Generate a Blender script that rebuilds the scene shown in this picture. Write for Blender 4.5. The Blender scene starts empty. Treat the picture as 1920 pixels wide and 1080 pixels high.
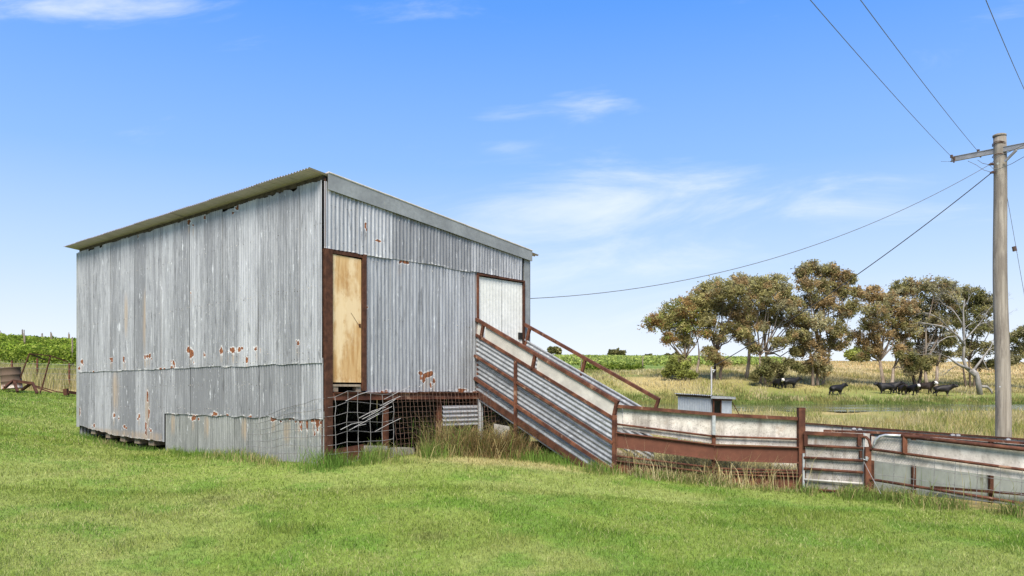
import bpy, bmesh, math, random
import numpy as np
from mathutils import Vector, Matrix

# ------------------------------------------------------------------ camera, world, sun, exposure
scene = bpy.context.scene
COL = scene.collection
EYE = 1.6            # eye height; the eye level is row 735 of the 1080-row photograph
F = 1480.0           # focal length in pixels of the 1920-pixel photograph
cam_data = bpy.data.cameras.new("camera")
cam_data.sensor_width = 36.0
cam_data.lens = 36.0 * F / 1920.0
cam_data.shift_y = (735.0 - 540.0) / 1920.0
cam_data.clip_start = 0.05
cam_data.clip_end = 8000.0
cam = bpy.data.objects.new("camera", cam_data)
cam.location = (0, 0, EYE)
cam.rotation_euler = (math.radians(90), 0, 0)
COL.objects.link(cam)
scene.camera = cam

SUN_EL, SUN_AZ = math.radians(50), math.radians(185)   # azimuth clockwise from +Y (the view direction)
world = bpy.data.worlds.new("World")
scene.world = world
world.use_nodes = True
wn, wl = world.node_tree.nodes, world.node_tree.links
wn.clear()
def W(t, **k):
    n = wn.new(t)
    for a, b in k.items(): setattr(n, a, b)
    return n
def wmath(op, a, b=None, c=None, clamp=False):
    n = W('ShaderNodeMath', operation=op); n.use_clamp = clamp
    for i, v in enumerate((a, b, c)):
        if v is None: continue
        if isinstance(v, (int, float)): n.inputs[i].default_value = v
        else: wl.new(v, n.inputs[i])
    return n.outputs[0]
sky = W('ShaderNodeTexSky', sky_type='NISHITA', sun_disc=False)
sky.sun_elevation = SUN_EL
sky.sun_rotation = SUN_AZ
sky.air_density = 1.0; sky.dust_density = 0.6; sky.ozone_density = 2.0
tc = W('ShaderNodeTexCoord')
sep = W('ShaderNodeSeparateXYZ'); wl.new(tc.outputs['Generated'], sep.inputs[0])
# pale band that whitens the clear sky towards the horizon (thin high cloud), the same all the way round
ramp = W('ShaderNodeValToRGB')
cr = ramp.color_ramp
for e in list(cr.elements)[1:]: cr.elements.remove(e)
SKY_STOPS = [(0.0, (8.9, 9.2, 9.7)), (0.06, (7.7, 8.4, 9.7)), (0.15, (5.3, 7.0, 9.8)),
             (0.27, (2.75, 5.1, 9.8)), (0.44, (1.05, 3.4, 9.4)), (1.0, (0.8, 2.3, 7.0))]
SKY_K = 12.0
for i, (p, c) in enumerate(SKY_STOPS):
    e = cr.elements[0] if i == 0 else cr.elements.new(p)
    e.position = p; e.color = tuple(v / SKY_K for v in c) + (1,)
wl.new(wmath('MAXIMUM', sep.outputs[2], 0.0), ramp.inputs[0])
gain = W('ShaderNodeVectorMath', operation='SCALE'); gain.inputs['Scale'].default_value = SKY_K
wl.new(ramp.outputs[0], gain.inputs[0])
mixs = W('ShaderNodeMix', data_type='RGBA'); mixs.inputs['Factor'].default_value = 0.85
wl.new(sky.outputs[0], mixs.inputs['A']); wl.new(gain.outputs[0], mixs.inputs['B'])
# wispy cirrus
az = wmath('DIVIDE', sep.outputs[0], wmath('MAXIMUM', wmath('ABSOLUTE', sep.outputs[1]), 0.15))
el = wmath('DIVIDE', sep.outputs[2], wmath('MAXIMUM', wmath('ABSOLUTE', sep.outputs[1]), 0.15))
comb = W('ShaderNodeCombineXYZ')
wl.new(wmath('MULTIPLY', az, 2.2), comb.inputs[0])
wl.new(wmath('MULTIPLY', wmath('ADD', el, wmath('MULTIPLY', az, -0.10)), 9.0), comb.inputs[1])
wl.new(wmath('GREATER_THAN', sep.outputs[1], 0.0), comb.inputs[2])
cn = W('ShaderNodeTexNoise'); cn.inputs['Scale'].default_value = 1.6; cn.inputs['Detail'].default_value = 9
cn.inputs['Roughness'].default_value = 0.62; cn.inputs['Distortion'].default_value = 0.5
wl.new(comb.outputs[0], cn.inputs['Vector'])
def puff(px, py, rx, ry, amp):
    a0, e0 = (px - 960) / F, (735 - py) / F
    dx = wmath('DIVIDE', wmath('SUBTRACT', az, a0), rx / F)
    dy = wmath('DIVIDE', wmath('SUBTRACT', el, e0), ry / F)
    d = wmath('ADD', wmath('MULTIPLY', dx, dx), wmath('MULTIPLY', dy, dy))
    return wmath('MULTIPLY', wmath('POWER', 2.718, wmath('MULTIPLY', d, -1.0)), amp)
field = None
for p in ((1230, 385, 400, 58, .27), (1290, 330, 200, 34, .16), (1100, 190, 120, 32, .26), (930, 215, 80, 20, .2), (950, 272, 70, 16, .22),
          (60, 18, 330, 42, .34), (1250, 510, 800, 80, .22), (800, 30, 120, 30, .08), (1560, 385, 260, 26, .06), (420, 120, 300, 60, .05)):
    v = puff(*p); field = v if field is None else wmath('ADD', field, v)
cl = wmath('ADD', wmath('MULTIPLY', wmath('SUBTRACT', cn.outputs[0], 0.56), 1.1), field)
mr = W('ShaderNodeMapRange', interpolation_type='SMOOTHSTEP')
mr.inputs['From Min'].default_value = 0.02; mr.inputs['From Max'].default_value = 0.55
mr.inputs['To Max'].default_value = 0.7
wl.new(cl, mr.inputs['Value'])
mixc = W('ShaderNodeMix', data_type='RGBA')
wl.new(mr.outputs[0], mixc.inputs['Factor']); wl.new(mixs.outputs['Result'], mixc.inputs['A'])
mixc.inputs['B'].default_value = (8.8, 9.2, 9.7, 1)
bg = W('ShaderNodeBackground'); bg.inputs['Strength'].default_value = 0.065
out = W('ShaderNodeOutputWorld')
wl.new(mixc.outputs['Result'], bg.inputs[0]); wl.new(bg.outputs[0], out.inputs[0])

sd = bpy.data.lights.new("sun", 'SUN')
sd.energy = 4.3; sd.angle = math.radians(30); sd.color = (1.0, 0.93, 0.82)
sun = bpy.data.objects.new("sun", sd)
sdir = Vector((math.sin(SUN_AZ) * math.cos(SUN_EL), math.cos(SUN_AZ) * math.cos(SUN_EL), math.sin(SUN_EL)))
sun.rotation_euler = sdir.to_track_quat('Z', 'Y').to_euler()
COL.objects.link(sun)
vs = scene.view_settings
vs.view_transform = 'Standard'; vs.look = 'None'; vs.gamma = 1.0; vs.use_curve_mapping = False
vs.exposure = 0.85

rng = np.random.default_rng(7)
random.seed(7)
V = Vector

# ------------------------------------------------------------------ small numeric helpers
def at(px, py, Y):
    """world point on the ray through photo pixel (px, py) at distance Y"""
    return Vector(((px - 960) / F * Y, Y, EYE - (py - 735) / F * Y))

def hash2(ix, iy, seed):
    h = (ix.astype(np.int64) * 374761393 + iy.astype(np.int64) * 668265263 + seed * 2147483647) & 0x7fffffff
    h = ((h ^ (h >> 13)) * 1274126177) & 0x7fffffff
    h = (h ^ (h >> 16)) & 0xffff
    return h / 65535.0
def vnoise(x, y, seed=0):
    x = np.asarray(x, float); y = np.asarray(y, float)
    ix = np.floor(x); iy = np.floor(y); fx = x - ix; fy = y - iy
    fx = fx * fx * (3 - 2 * fx); fy = fy * fy * (3 - 2 * fy)
    a = hash2(ix, iy, seed); b = hash2(ix + 1, iy, seed); c = hash2(ix, iy + 1, seed); d = hash2(ix + 1, iy + 1, seed)
    return (a * (1 - fx) + b * fx) * (1 - fy) + (c * (1 - fx) + d * fx) * fy
def fbm(x, y, seed=0, n=4):
    s = 0; a = .5; t = 0
    for i in range(n):
        s = s + a * vnoise(np.asarray(x) * 2 ** i, np.asarray(y) * 2 ** i, seed + i * 17); t += a; a *= .5
    return s / t
def sstep(a, b, x): 
    t = np.clip((np.asarray(x, float) - a) / (b - a), 0, 1); return t * t * (3 - 2 * t)

# ------------------------------------------------------------------ terrain: height relative to the eye, by view column and distance
COLS = [
 (-400, [(5,-1.6),(7,-1.45),(12,-.9),(20,0),(30,.8),(50,2.5),(110,8),(150,8.5),(400,12),(3000,14)]),
 (0,    [(5,-1.6),(7,-1.58),(11,-1.22),(18,-.55),(27,.04),(34,.25),(48,1.1),(110,6.5),(150,7),(400,12),(3000,14)]),
 (150,  [(5,-1.6),(7,-1.6),(12,-1.2),(18.2,-.90),(27,-.1),(34,.1),(48,1.0),(110,5.8),(150,6.3),(400,12),(3000,14)]),
 (310,  [(5,-1.6),(7,-1.62),(12,-1.24),(15.4,-1.15),(20,-.95),(34,0),(48,.8),(110,6),(400,13),(3000,14)]),
 (606,  [(5,-1.6),(7,-1.63),(9,-1.45),(12,-1.11),(14,-1.06),(20,-.9),(34,-.3),(50,.3),(110,4),(300,12),(3000,14)]),
 (900,  [(5,-1.6),(7,-1.62),(9,-1.43),(11.5,-1.14),(13.5,-1.06),(20,-1.1),(34,-1.0),(50,-.8),(110,2.5),(300,12.5),(3000,14)]),
 (1150, [(5,-1.6),(7,-1.63),(10,-1.45),(12.5,-1.26),(20,-1.35),(34,-1.4),(45,-1.4),(53,-1.25),(57,-1.5),(82,-1.5),(86,-1.0),(90,-.1),(97,1.5),(130,3.4),(300,12.3),(3000,14)]),
 (1300, [(5,-1.6),(7,-1.63),(10,-1.52),(12.4,-1.43),(20,-1.45),(34,-1.5),(45,-1.45),(53,-1.22),(57,-1.6),(82,-1.6),(86,-1.1),(91,.4),(97,1.8),(130,3.6),(300,12.1),(3000,14)]),
 (1500, [(5,-1.6),(7,-1.63),(10,-1.57),(12.2,-1.52),(20,-1.52),(34,-1.55),(45,-1.5),(52,-1.25),(56,-1.7),(82,-1.7),(86,-1.15),(92,.3),(97,1.1),(130,3.7),(250,9.5),(400,12),(3000,14)]),
 (1700, [(5,-1.6),(7,-1.64),(10,-1.6),(11.5,-1.57),(20,-1.55),(34,-1.5),(45,-1.42),(52,-1.25),(56,-1.7),(82,-1.7),(86,-1.1),(92,-.25),(97,.15),(130,3.2),(250,9.4),(400,12),(3000,14)]),
 (1920, [(5,-1.6),(7,-1.65),(10.4,-1.62),(20,-1.55),(34,-1.5),(45,-1.3),(54,-1.22),(58,-1.7),(82,-1.7),(86,-1.15),(92,-.3),(97,-.1),(130,2.4),(250,9.2),(400,12),(3000,14)]),
 (2300, [(5,-1.6),(7,-1.65),(10.4,-1.62),(20,-1.55),(34,-1.5),(45,-1.3),(54,-1.22),(58,-1.7),(82,-1.7),(86,-1.15),(92,-.3),(97,-.1),(130,2.4),(250,9.2),(400,12),(3000,14)]),
]
NL = 700
LNG = np.linspace(math.log(5), math.log(3000), NL)
PXG = np.arange(-400, 2301, 20.0)
_colv = np.array([np.interp(LNG, [math.log(p[0]) for p in c[1]], [p[1] for p in c[1]]) for c in COLS])
_cpx = np.array([c[0] for c in COLS], float)
HG = np.array([[0.0]]) if False else np.stack([np.interp(PXG, _cpx, _colv[:, j]) for j in range(NL)], 1)   # [px, ln]
def _blur(a, axis, n):
    for _ in range(n):
        b = np.concatenate([np.take(a, [0], axis), a, np.take(a, [-1], axis)], axis)
        sl = [slice(None)] * 2
        s0, s1, s2 = list(sl), list(sl), list(sl)
        s0[axis] = slice(0, -2); s1[axis] = slice(1, -1); s2[axis] = slice(2, None)
        a = .25 * b[tuple(s0)] + .5 * b[tuple(s1)] + .25 * b[tuple(s2)]
    return a
HG = _blur(_blur(HG, 0, 10), 1, 14)
# shed frame: local x runs along the door wall, local y along the long wall, both horizontal
SC = Vector((-2.862, 12.0, 0))
UV_ = Vector((-0.7525, 0.6586, 0)).normalized()
VV_ = Vector((0.6586, 0.7525, 0)).normalized()
def gz(x, y):
    x = np.asarray(x, float); y = np.asarray(y, float)
    yy = np.maximum(y, 5.0)
    px = np.clip(960 + F * x / yy, -399.9, 2299.9)
    ln = np.clip(np.log(yy), LNG[0], LNG[-1] - 1e-6)
    i = (px + 400) / 20; j = (ln - LNG[0]) / (LNG[1] - LNG[0])
    i0 = np.floor(i).astype(int); j0 = np.floor(j).astype(int)
    i0 = np.clip(i0, 0, len(PXG) - 2); j0 = np.clip(j0, 0, NL - 2)
    fi = i - i0; fj = j - j0
    h = (HG[i0, j0] * (1 - fi) + HG[i0 + 1, j0] * fi) * (1 - fj) + (HG[i0, j0 + 1] * (1 - fi) + HG[i0 + 1, j0 + 1] * fi) * fj
    bump = (fbm(x * .9, y * .9, 3, 3) - .5) * .07 * np.clip(np.abs(y) / 12, .6, 3)
    dx = x - SC.x; dy = y - SC.y
    a = dx * VV_.x + dy * VV_.y; b = dx * UV_.x + dy * UV_.y
    dip = .15 * sstep(-.9, -.1, a) * sstep(5.3, 4.5, a) * sstep(4.9, 5.4, b) * sstep(10.2, 9.3, b)
    return h + EYE + bump - dip
def G(px, Y):
    x = (px - 960) / F * Y
    return Vector((x, Y, float(gz(x, Y))))

SHED_ROT = math.atan2(VV_.y, VV_.x)
def S(a, b, zrel):
    """shed coordinates -> world; zrel is height relative to the eye level (= the shed floor)"""
    p = SC + VV_ * a + UV_ * b
    return Vector((p.x, p.y, EYE + zrel))
def u_of(px):
    t = (px - 960) / F; return (-2.862 - 12 * t) / (.7525 + .6586 * t)
def v_of(px):
    t = (px - 960) / F; return (12 * t + 2.862) / (.6586 - .7525 * t)

# ------------------------------------------------------------------ mesh builder (world coordinates)
class MB:
    def __init__(self): self.v = []; self.f = []; self.mi = []; self.cur = 0
    def add(self, vs, fs):
        o = len(self.v); self.v += [tuple(p) for p in vs]
        for f in fs: self.f.append(tuple(i + o for i in f)); self.mi.append(self.cur)
        return self
    def box8(self, p):
        return self.add(p, [(0,3,2,1),(4,5,6,7),(0,1,5,4),(1,2,6,5),(2,3,7,6),(3,0,4,7)])
    def bar(self, p0, p1, w, h, up=(0,0,1)):
        p0 = V(p0); p1 = V(p1); d = (p1 - p0).normalized(); up = V(up)
        if abs(d.dot(up)) > .98: up = V((0, 1, 0)) if abs(d.y) < .9 else V((1, 0, 0))
        s = d.cross(up).normalized(); t = s.cross(d).normalized()
        s *= w / 2; t *= h / 2
        return self.box8([p0-s-t, p0+s-t, p0+s+t, p0-s+t, p1-s-t, p1+s-t, p1+s+t, p1-s+t])
    def quadslab(self, a, b, c, d, n, th):
        """a b c d: front corners in order; thickness th towards -n"""
        n = V(n).normalized() * th
        return self.box8([V(p) - n for p in (a, b, c, d)] + [V(p) for p in (a, b, c, d)])
    def tube(self, pts, r, n=6, cap=True, r1=None):
        pts = [V(p) for p in pts]; m = len(pts); rings = []; ref = V((0, 0, 1))
        for i, p in enumerate(pts):
            d = (pts[min(i+1, m-1)] - pts[max(i-1, 0)]).normalized()
            if abs(d.dot(ref)) > .95: rr = V((1, 0, 0)) if abs(d.x) < .9 else V((0, 1, 0))
            else: rr = ref
            s = d.cross(rr).normalized(); t = s.cross(d)
            ra = r[i] if isinstance(r, (list, tuple)) else (r if r1 is None else r + (r1 - r) * i / (m - 1))
            rings.append([p + s * (math.cos(2*math.pi*k/n) * ra) + t * (math.sin(2*math.pi*k/n) * ra) for k in range(n)])
        vs = [q for rg in rings for q in rg]
        fs = [(i*n+k, i*n+(k+1) % n, (i+1)*n+(k+1) % n, (i+1)*n+k) for i in range(m-1) for k in range(n)]
        if cap: fs += [tuple(range(n-1, -1, -1)), tuple((m-1)*n+k for k in range(n))]
        return self.add(vs, fs)
    def build(self, name, mats, parent=None, smooth=False, attrs=None):
        me = bpy.data.meshes.new(name)
        M = parent_world(parent)
        if M is not None:
            Mi = M.inverted(); vv = [tuple(Mi @ V(p)) for p in self.v]
        else: vv = self.v
        me.from_pydata(vv, [], self.f); me.update()
        if not isinstance(mats, (list, tuple)): mats = [mats]
        for m in mats: me.materials.append(m)
        if len(mats) > 1: me.polygons.foreach_set('material_index', self.mi)
        if smooth: me.polygons.foreach_set('use_smooth', [True] * len(me.polygons))
        if attrs:
            for k, arr in attrs.items():
                a = me.attributes.new(k, 'FLOAT', 'POINT'); a.data.foreach_set('value', np.asarray(arr, np.float32))
        o = bpy.data.objects.new(name, me); COL.objects.link(o)
        if parent is not None: o.parent = parent
        return o
_W = {}
def parent_world(p):
    if p is None: return None
    if p.name in _W: return _W[p.name]
    return parent_world(p.parent)
def tag(o, label=None, cat=None, group=None, kind=None):
    if label: o['label'] = label
    if cat: o['category'] = cat
    if group: o['group'] = group
    if kind: o['kind'] = kind
    return o
def thing(name, label, cat, loc=(0,0,0), rz=0.0, group=None):
    o = bpy.data.objects.new(name, None); COL.objects.link(o)
    o.empty_display_size = .2
    o.location = loc; o.rotation_euler = (0, 0, rz)
    _W[o.name] = Matrix.Translation(V(loc)) @ Matrix.Rotation(rz, 4, 'Z')
    return tag(o, label, cat, group)
def setlabel(o, l): o['label'] = l; return o

def fast_mesh(name, verts, faces_list, mat, parent=None, col=None, smooth=False):
    """verts (N,3) array; faces_list: list of (M,k) int arrays; col (N,3) linear colours"""
    me = bpy.data.meshes.new(name)
    verts = np.asarray(verts, np.float64)
    M = parent_world(parent)
    if M is not None:
        Mi = np.array(M.inverted()); verts = verts @ Mi[:3, :3].T + Mi[:3, 3]
    me.vertices.add(len(verts)); me.vertices.foreach_set('co', verts.astype(np.float32).ravel())
    loops = np.concatenate([f.ravel() for f in faces_list]).astype(np.int32)
    tot = np.concatenate([np.full(len(f), f.shape[1]) for f in faces_list]).astype(np.int32)
    start = np.concatenate([[0], np.cumsum(tot)[:-1]]).astype(np.int32)
    me.loops.add(len(loops)); me.loops.foreach_set('vertex_index', loops)
    me.polygons.add(len(tot)); me.polygons.foreach_set('loop_start', start)
    if smooth: me.polygons.foreach_set('use_smooth', np.ones(len(tot), bool))
    me.update(calc_edges=True)
    if col is not None:
        a = me.attributes.new('Col', 'FLOAT_COLOR', 'POINT')
        c4 = np.ones((len(verts), 4), np.float32); c4[:, :3] = col
        a.data.foreach_set('color', c4.ravel())
    me.materials.append(mat)
    o = bpy.data.objects.new(name, me); COL.objects.link(o)
    if parent is not None: o.parent = parent
    return o

# ------------------------------------------------------------------ materials
class NT:
    def __init__(self, name):
        self.m = bpy.data.materials.new(name); self.m.use_nodes = True
        self.t = self.m.node_tree; self.n = self.t.nodes; self.l = self.t.links
        self.n.clear()
        self.out = self.n.new('ShaderNodeOutputMaterial')
    def N(self, t, **k):
        n = self.n.new(t)
        for a, b in k.items(): setattr(n, a, b)
        return n
    def set(self, sock, v):
        if isinstance(v, bpy.types.NodeSocket): self.l.new(v, sock)
        elif isinstance(v, (tuple, list)) and len(v) == 3 and sock.type == 'RGBA': sock.default_value = tuple(v) + (1,)
        else: sock.default_value = v
    def math(self, op, a, b=0.0, clamp=False):
        n = self.N('ShaderNodeMath', operation=op); n.use_clamp = clamp
        self.set(n.inputs[0], a); self.set(n.inputs[1], b); return n.outputs[0]
    def mix(self, f, a, b, blend='MIX'):
        n = self.N('ShaderNodeMix', data_type='RGBA', blend_type=blend)
        self.set(n.inputs['Factor'], f); self.set(n.inputs['A'], a); self.set(n.inputs['B'], b); return n.outputs['Result']
    def attr(self, name, color=False):
        n = self.N('ShaderNodeAttribute', attribute_name=name); return n.outputs['Color' if color else 'Fac']
    def coord(self, scale=(1,1,1), kind='Object'):
        c = self.N('ShaderNodeTexCoord'); m = self.N('ShaderNodeMapping')
        m.inputs['Scale'].default_value = scale; self.l.new(c.outputs[kind], m.inputs['Vector']); return m.outputs[0]
    def noise(self, vec, scale, detail=4, rough=.55, dist=0.0):
        n = self.N('ShaderNodeTexNoise'); self.l.new(vec, n.inputs['Vector'])
        n.inputs['Scale'].default_value = scale; n.inputs['Detail'].default_value = detail
        n.inputs['Roughness'].default_value = rough; n.inputs['Distortion'].default_value = dist; return n.outputs[0]
    def rng(self, v, a, b, c=0.0, d=1.0, smooth=True):
        n = self.N('ShaderNodeMapRange', interpolation_type='SMOOTHSTEP' if smooth else 'LINEAR')
        self.set(n.inputs['Value'], v)
        for k, x in zip(('From Min', 'From Max', 'To Min', 'To Max'), (a, b, c, d)): self.set(n.inputs[k], x)
        return n.outputs[0]
    def bsdf(self, col, rough=.7, metal=0.0, spec=.4, bump=None, bstr=.3, bdist=.01):
        b = self.N('ShaderNodeBsdfPrincipled')
        self.set(b.inputs['Base Color'], col); self.set(b.inputs['Roughness'], rough); self.set(b.inputs['Metallic'], metal)
        b.inputs['Specular IOR Level'].default_value = spec
        if bump is not None:
            bp = self.N('ShaderNodeBump'); bp.inputs['Strength'].default_value = bstr; bp.inputs['Distance'].default_value = bdist
            self.l.new(bump, bp.inputs['Height']); self.l.new(bp.outputs[0], b.inputs['Normal'])
        self.l.new(b.outputs[0], self.out.inputs[0]); return b

def simple(name, c1, c2, scale=6, rough=.75, metal=0.0, spec=.3, aniso=(1,1,1), c3=None, t3=.62, bstr=.3):
    t = NT(name); co = t.coord(aniso)
    n = t.noise(co, scale, 6, .6); c = t.mix(t.rng(n, .35, .68), c1, c2)
    n2 = t.noise(co, scale * 5, 4, .6)
    c = t.mix(t.rng(n2, .3, .75, 0, .35), c, tuple(x * .6 for x in c1))
    if c3 is not None:
        n3 = t.noise(co, scale * .7, 7, .65, .3); c = t.mix(t.rng(n3, t3, t3 + .06), c, c3)
    t.bsdf(c, rough, metal, spec, n2, bstr, .004); return t.m

def zinc(name, dark, light, across=(1, 1, .06), warm=0.0, halo=True):
    """old galvanised iron; streaks run down the sheet, rust patches come from the rust attribute of the sheet"""
    t = NT(name); co = t.coord(across); raw = t.coord((1, 1, 1))
    s1 = t.noise(co, 9, 5, .6); s2 = t.noise(co, 42, 5, .7); sp = t.noise(raw, 60, 3, .6)
    tone = t.attr('tone')
    f = t.math('ADD', t.math('MULTIPLY', s1, .62), t.math('MULTIPLY', s2, .58))
    f = t.math('ADD', f, t.math('MULTIPLY', sp, .22))
    f = t.math('ADD', t.math('SUBTRACT', f, .71), t.math('ADD', tone, 0.0))
    c = t.mix(t.rng(f, -.24, .26, 0, 1), dark, light)
    # dark grimy streaks and white oxide runs
    s3 = t.noise(t.coord((across[0]*1.0, across[1], across[2] * 2.2)), 15, 6, .7)
    c = t.mix(t.rng(s3, .55, .70, 0, .75), c, tuple(x * .55 for x in dark))
    s4 = t.noise(t.coord((across[0], across[1], across[2] * 3.0)), 13, 8, .75, .2)
    c = t.mix(t.rng(s4, .60, .66, 0, .7), c, (.64, .65, .66))
    sk = t.noise(t.coord((across[0] * 3, across[1] * 3, across[2] * 14)), 12, 5, .7)
    c = t.mix(t.rng(sk, .63, .70, 0, .55), c, tuple(x * .45 for x in dark))
    sw = t.noise(t.coord((across[0] * 2.2, across[1] * 2.2, across[2] * 9)), 14.7, 5, .7)
    c = t.mix(t.rng(sw, .65, .70, 0, .6), c, (.70, .70, .69))
    tan = t.math('ADD', t.attr('stain'), t.math('MULTIPLY', t.math('SUBTRACT', s2, .5), .9))
    c = t.mix(t.math('MULTIPLY', t.rng(tan, .25, .95, 0, .7), t.rng(s1, .38, .6, .35, 1)), c, (.36, .27, .18))
    r = t.math('ADD', t.attr('rust'), t.math('MULTIPLY', t.math('SUBTRACT', t.noise(raw, 11, 7, .72, .4), .5), 1.5))
    r = t.math('MULTIPLY', r, t.rng(t.attr('rust'), .03, .12))
    w = t.rng(r, .22, .40, 0, .62) if halo else 0.0
    if halo: c = t.mix(w, c, (.68, .67, .65))
    rn = t.noise(raw, 30, 5, .65)
    rc = t.mix(t.rng(rn, .35, .65), (.10, .034, .015), (.235, .088, .034))
    rf = t.rng(r, .46, .54)
    c = t.mix(rf, c, rc)
    ro = t.mix(rf, (.5, .5, .5), (.9, .9, .9))
    t.bsdf(c, ro, t.math('MULTIPLY', t.math('SUBTRACT', 1.0, rf), .25), .4, sp, .12, .003)
    return t.m

def leafmat(name, trans=.35, vary=.25, scale=3.0):
    t = NT(name); c = t.attr('Col', True)
    n = t.noise(t.coord((1, 1, 1)), scale, 3, .6)
    c = t.mix(t.rng(n, .3, .7, 0, vary), c, (.30, .26, .10)) if vary else c
    d = t.N('ShaderNodeBsdfDiffuse'); tr = t.N('ShaderNodeBsdfTranslucent'); m = t.N('ShaderNodeMixShader')
    t.l.new(c, d.inputs[0]); t.l.new(c, tr.inputs[0]); m.inputs[0].default_value = trans
    t.l.new(d.outputs[0], m.inputs[1]); t.l.new(tr.outputs[0], m.inputs[2]); t.l.new(m.outputs[0], t.out.inputs[0])
    return t.m

M = {}
M['zinc'] = zinc('weathered_zinc', (.185, .188, .195), (.43, .435, .445))
M['zinc_low'] = zinc('low_zinc', (.155, .16, .15), (.33, .335, .315))
M['zinc_roof'] = zinc('roof_zinc', (.48, .39, .44), (.62, .51, .57), (.06, 1, 1))
M['zinc_ramp'] = zinc('ramp_zinc', (.16, .168, .178), (.35, .365, .38), (1, .5, .5))
M['flash'] = simple('flashing_steel', (.225, .235, .23), (.295, .31, .30), 3, .55, .2, .35)
M['lip'] = simple('flashing_edge', (.46, .42, .36), (.58, .54, .48), 8, .6, .1, .4)
M['galv'] = simple('galvanised_pipe', (.36, .38, .38), (.55, .56, .55), 12, .45, .4, .5)
M['rust'] = simple('rusted_steel', (.065, .025, .016), (.175, .070, .038), 5, .85, .05, .25, (1,1,1), (.27, .16, .105), .60)
M['rustd'] = simple('dark_rusted_steel', (.05, .022, .014), (.105, .045, .026), 9, .9, .05, .2)
M['channel'] = simple('rust_brown_channel', (.115, .042, .024), (.155, .058, .033), 3, .7, .05, .3, (1,1,1), (.22, .11, .07), .7)
M['ply'] = None
M['white'] = simple('white_door_paint', (.66, .655, .60), (.73, .725, .67), 3, .5, 0, .4)
M['board'] = None
M['fibro'] = simple('grey_fibro', (.42, .40, .36), (.54, .52, .47), 2.5, .85, 0, .2, (1,1,1), (.36, .33, .29), .6)
M['greenwall'] = simple('pale_green_sheet', (.20, .225, .20), (.29, .315, .285), 2, .8, 0, .2, (1, 1, .5), (.15, .155, .125), .58)
M['timber'] = simple('weathered_timber', (.20, .155, .11), (.33, .27, .20), 10, .9, 0, .2, (1, 1, .3))
M['darktimber'] = simple('dark_timber', (.05, .04, .032), (.10, .08, .06), 8, .9, 0, .2)
M['polewood'] = None
M['concrete'] = simple('rough_concrete', (.30, .28, .25), (.40, .38, .34), 8, .9, 0, .2)
M['wire'] = simple('grey_wire', (.16, .155, .15), (.30, .29, .28), 20, .6, .3, .4)
M['wirebright'] = simple('bright_wire', (.26, .25, .24), (.36, .35, .33), 20, .6, .2, .4)
M['wirerust'] = simple('rusty_wire', (.10, .06, .045), (.18, .11, .08), 20, .8, .1, .3)
M['cable'] = simple('overhead_cable', (.10, .11, .11), (.17, .18, .18), 20, .6, .2, .4)
M['black'] = simple('black_cable_and_hole', (.012, .012, .011), (.02, .02, .018), 20, .6, 0, .4)
M['ceramic'] = simple('insulator', (.06, .035, .025), (.10, .06, .045), 10, .35, 0, .5)
M['steel'] = simple('painted_grey_steel', (.24, .24, .24), (.32, .32, .32), 5, .55, .2, .4)
M['hut'] = simple('grey_blue_hut_sheet', (.35, .39, .43), (.42, .46, .50), 3, .5, .1, .4)
M['grass'] = leafmat('grass_blades', .35, .18, .8)
M['leaf'] = leafmat('tree_leaves', .42, 0.0)
M['vine'] = leafmat('vine_leaves', .35, 0.0)
M['bark'] = simple('gum_bark', (.17, .125, .09), (.36, .30, .24), 3, .9, 0, .2, (1, 1, .25))
M['barkdark'] = simple('dark_bark', (.06, .045, .035), (.13, .10, .075), 3, .9, 0, .2, (1, 1, .25))
M['deadwood'] = simple('bleached_dead_wood', (.20, .185, .165), (.34, .32, .29), 3, .85, 0, .2, (1, 1, .3))

def _ply():
    t = NT('plywood'); co = t.coord((1, 1, .09))
    a = t.noise(co, 12, 6, .6, .4); b = t.noise(co, 60, 4, .6); k = t.noise(t.coord((1,1,.5)), 2.2, 5, .6)
    c = t.mix(t.rng(a, .3, .7), (.42, .235, .085), (.62, .43, .21))
    c = t.mix(t.rng(b, .45, .7, 0, .4), c, (.32, .17, .06))
    c = t.mix(t.rng(k, .46, .60, 0, .75), c, (.72, .57, .35)); g = t.noise(t.coord((1,1,.6)), 3.3, 6, .7)
    c = t.mix(t.rng(g, .55, .66, 0, .6), c, (.36, .19, .065))
    t.bsdf(c, .65, 0, .3, b, .1, .002); return t.m
M['ply'] = _ply()
def _board(name, stain, dk=1.0):
    t = NT(name); co = t.coord((1, 1, 1)); cs = t.coord((1, 1, .22))
    a = t.noise(co, 2.2, 7, .65, .3); b = t.noise(cs, 7, 7, .7); s = t.noise(co, 40, 4, .7)
    c = t.mix(t.rng(a, .35, .65), tuple(x * dk for x in (.40, .365, .315)), tuple(x * dk for x in (.63, .585, .525)))
    c = t.mix(t.rng(b, .44, .64, 0, min(1, .8 * stain)), c, (.17, .145, .125))
    c = t.mix(t.rng(s, .53, .66, 0, min(1, .8 * stain)), c, (.12, .10, .085))
    c = t.mix(t.rng(t.noise(co, 4, 7, .7), .56, .66, 0, .6 * stain), c, (.30, .22, .16))
    t.bsdf(c, .8, 0, .2, s, .12, .003); return t.m
M['board'] = _board('stained_white_board', .8)
M['boardclean'] = _board('white_board', .45, 1.12)
M['boarddirty'] = _board('dirty_white_board', 1.25, .72)
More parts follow.
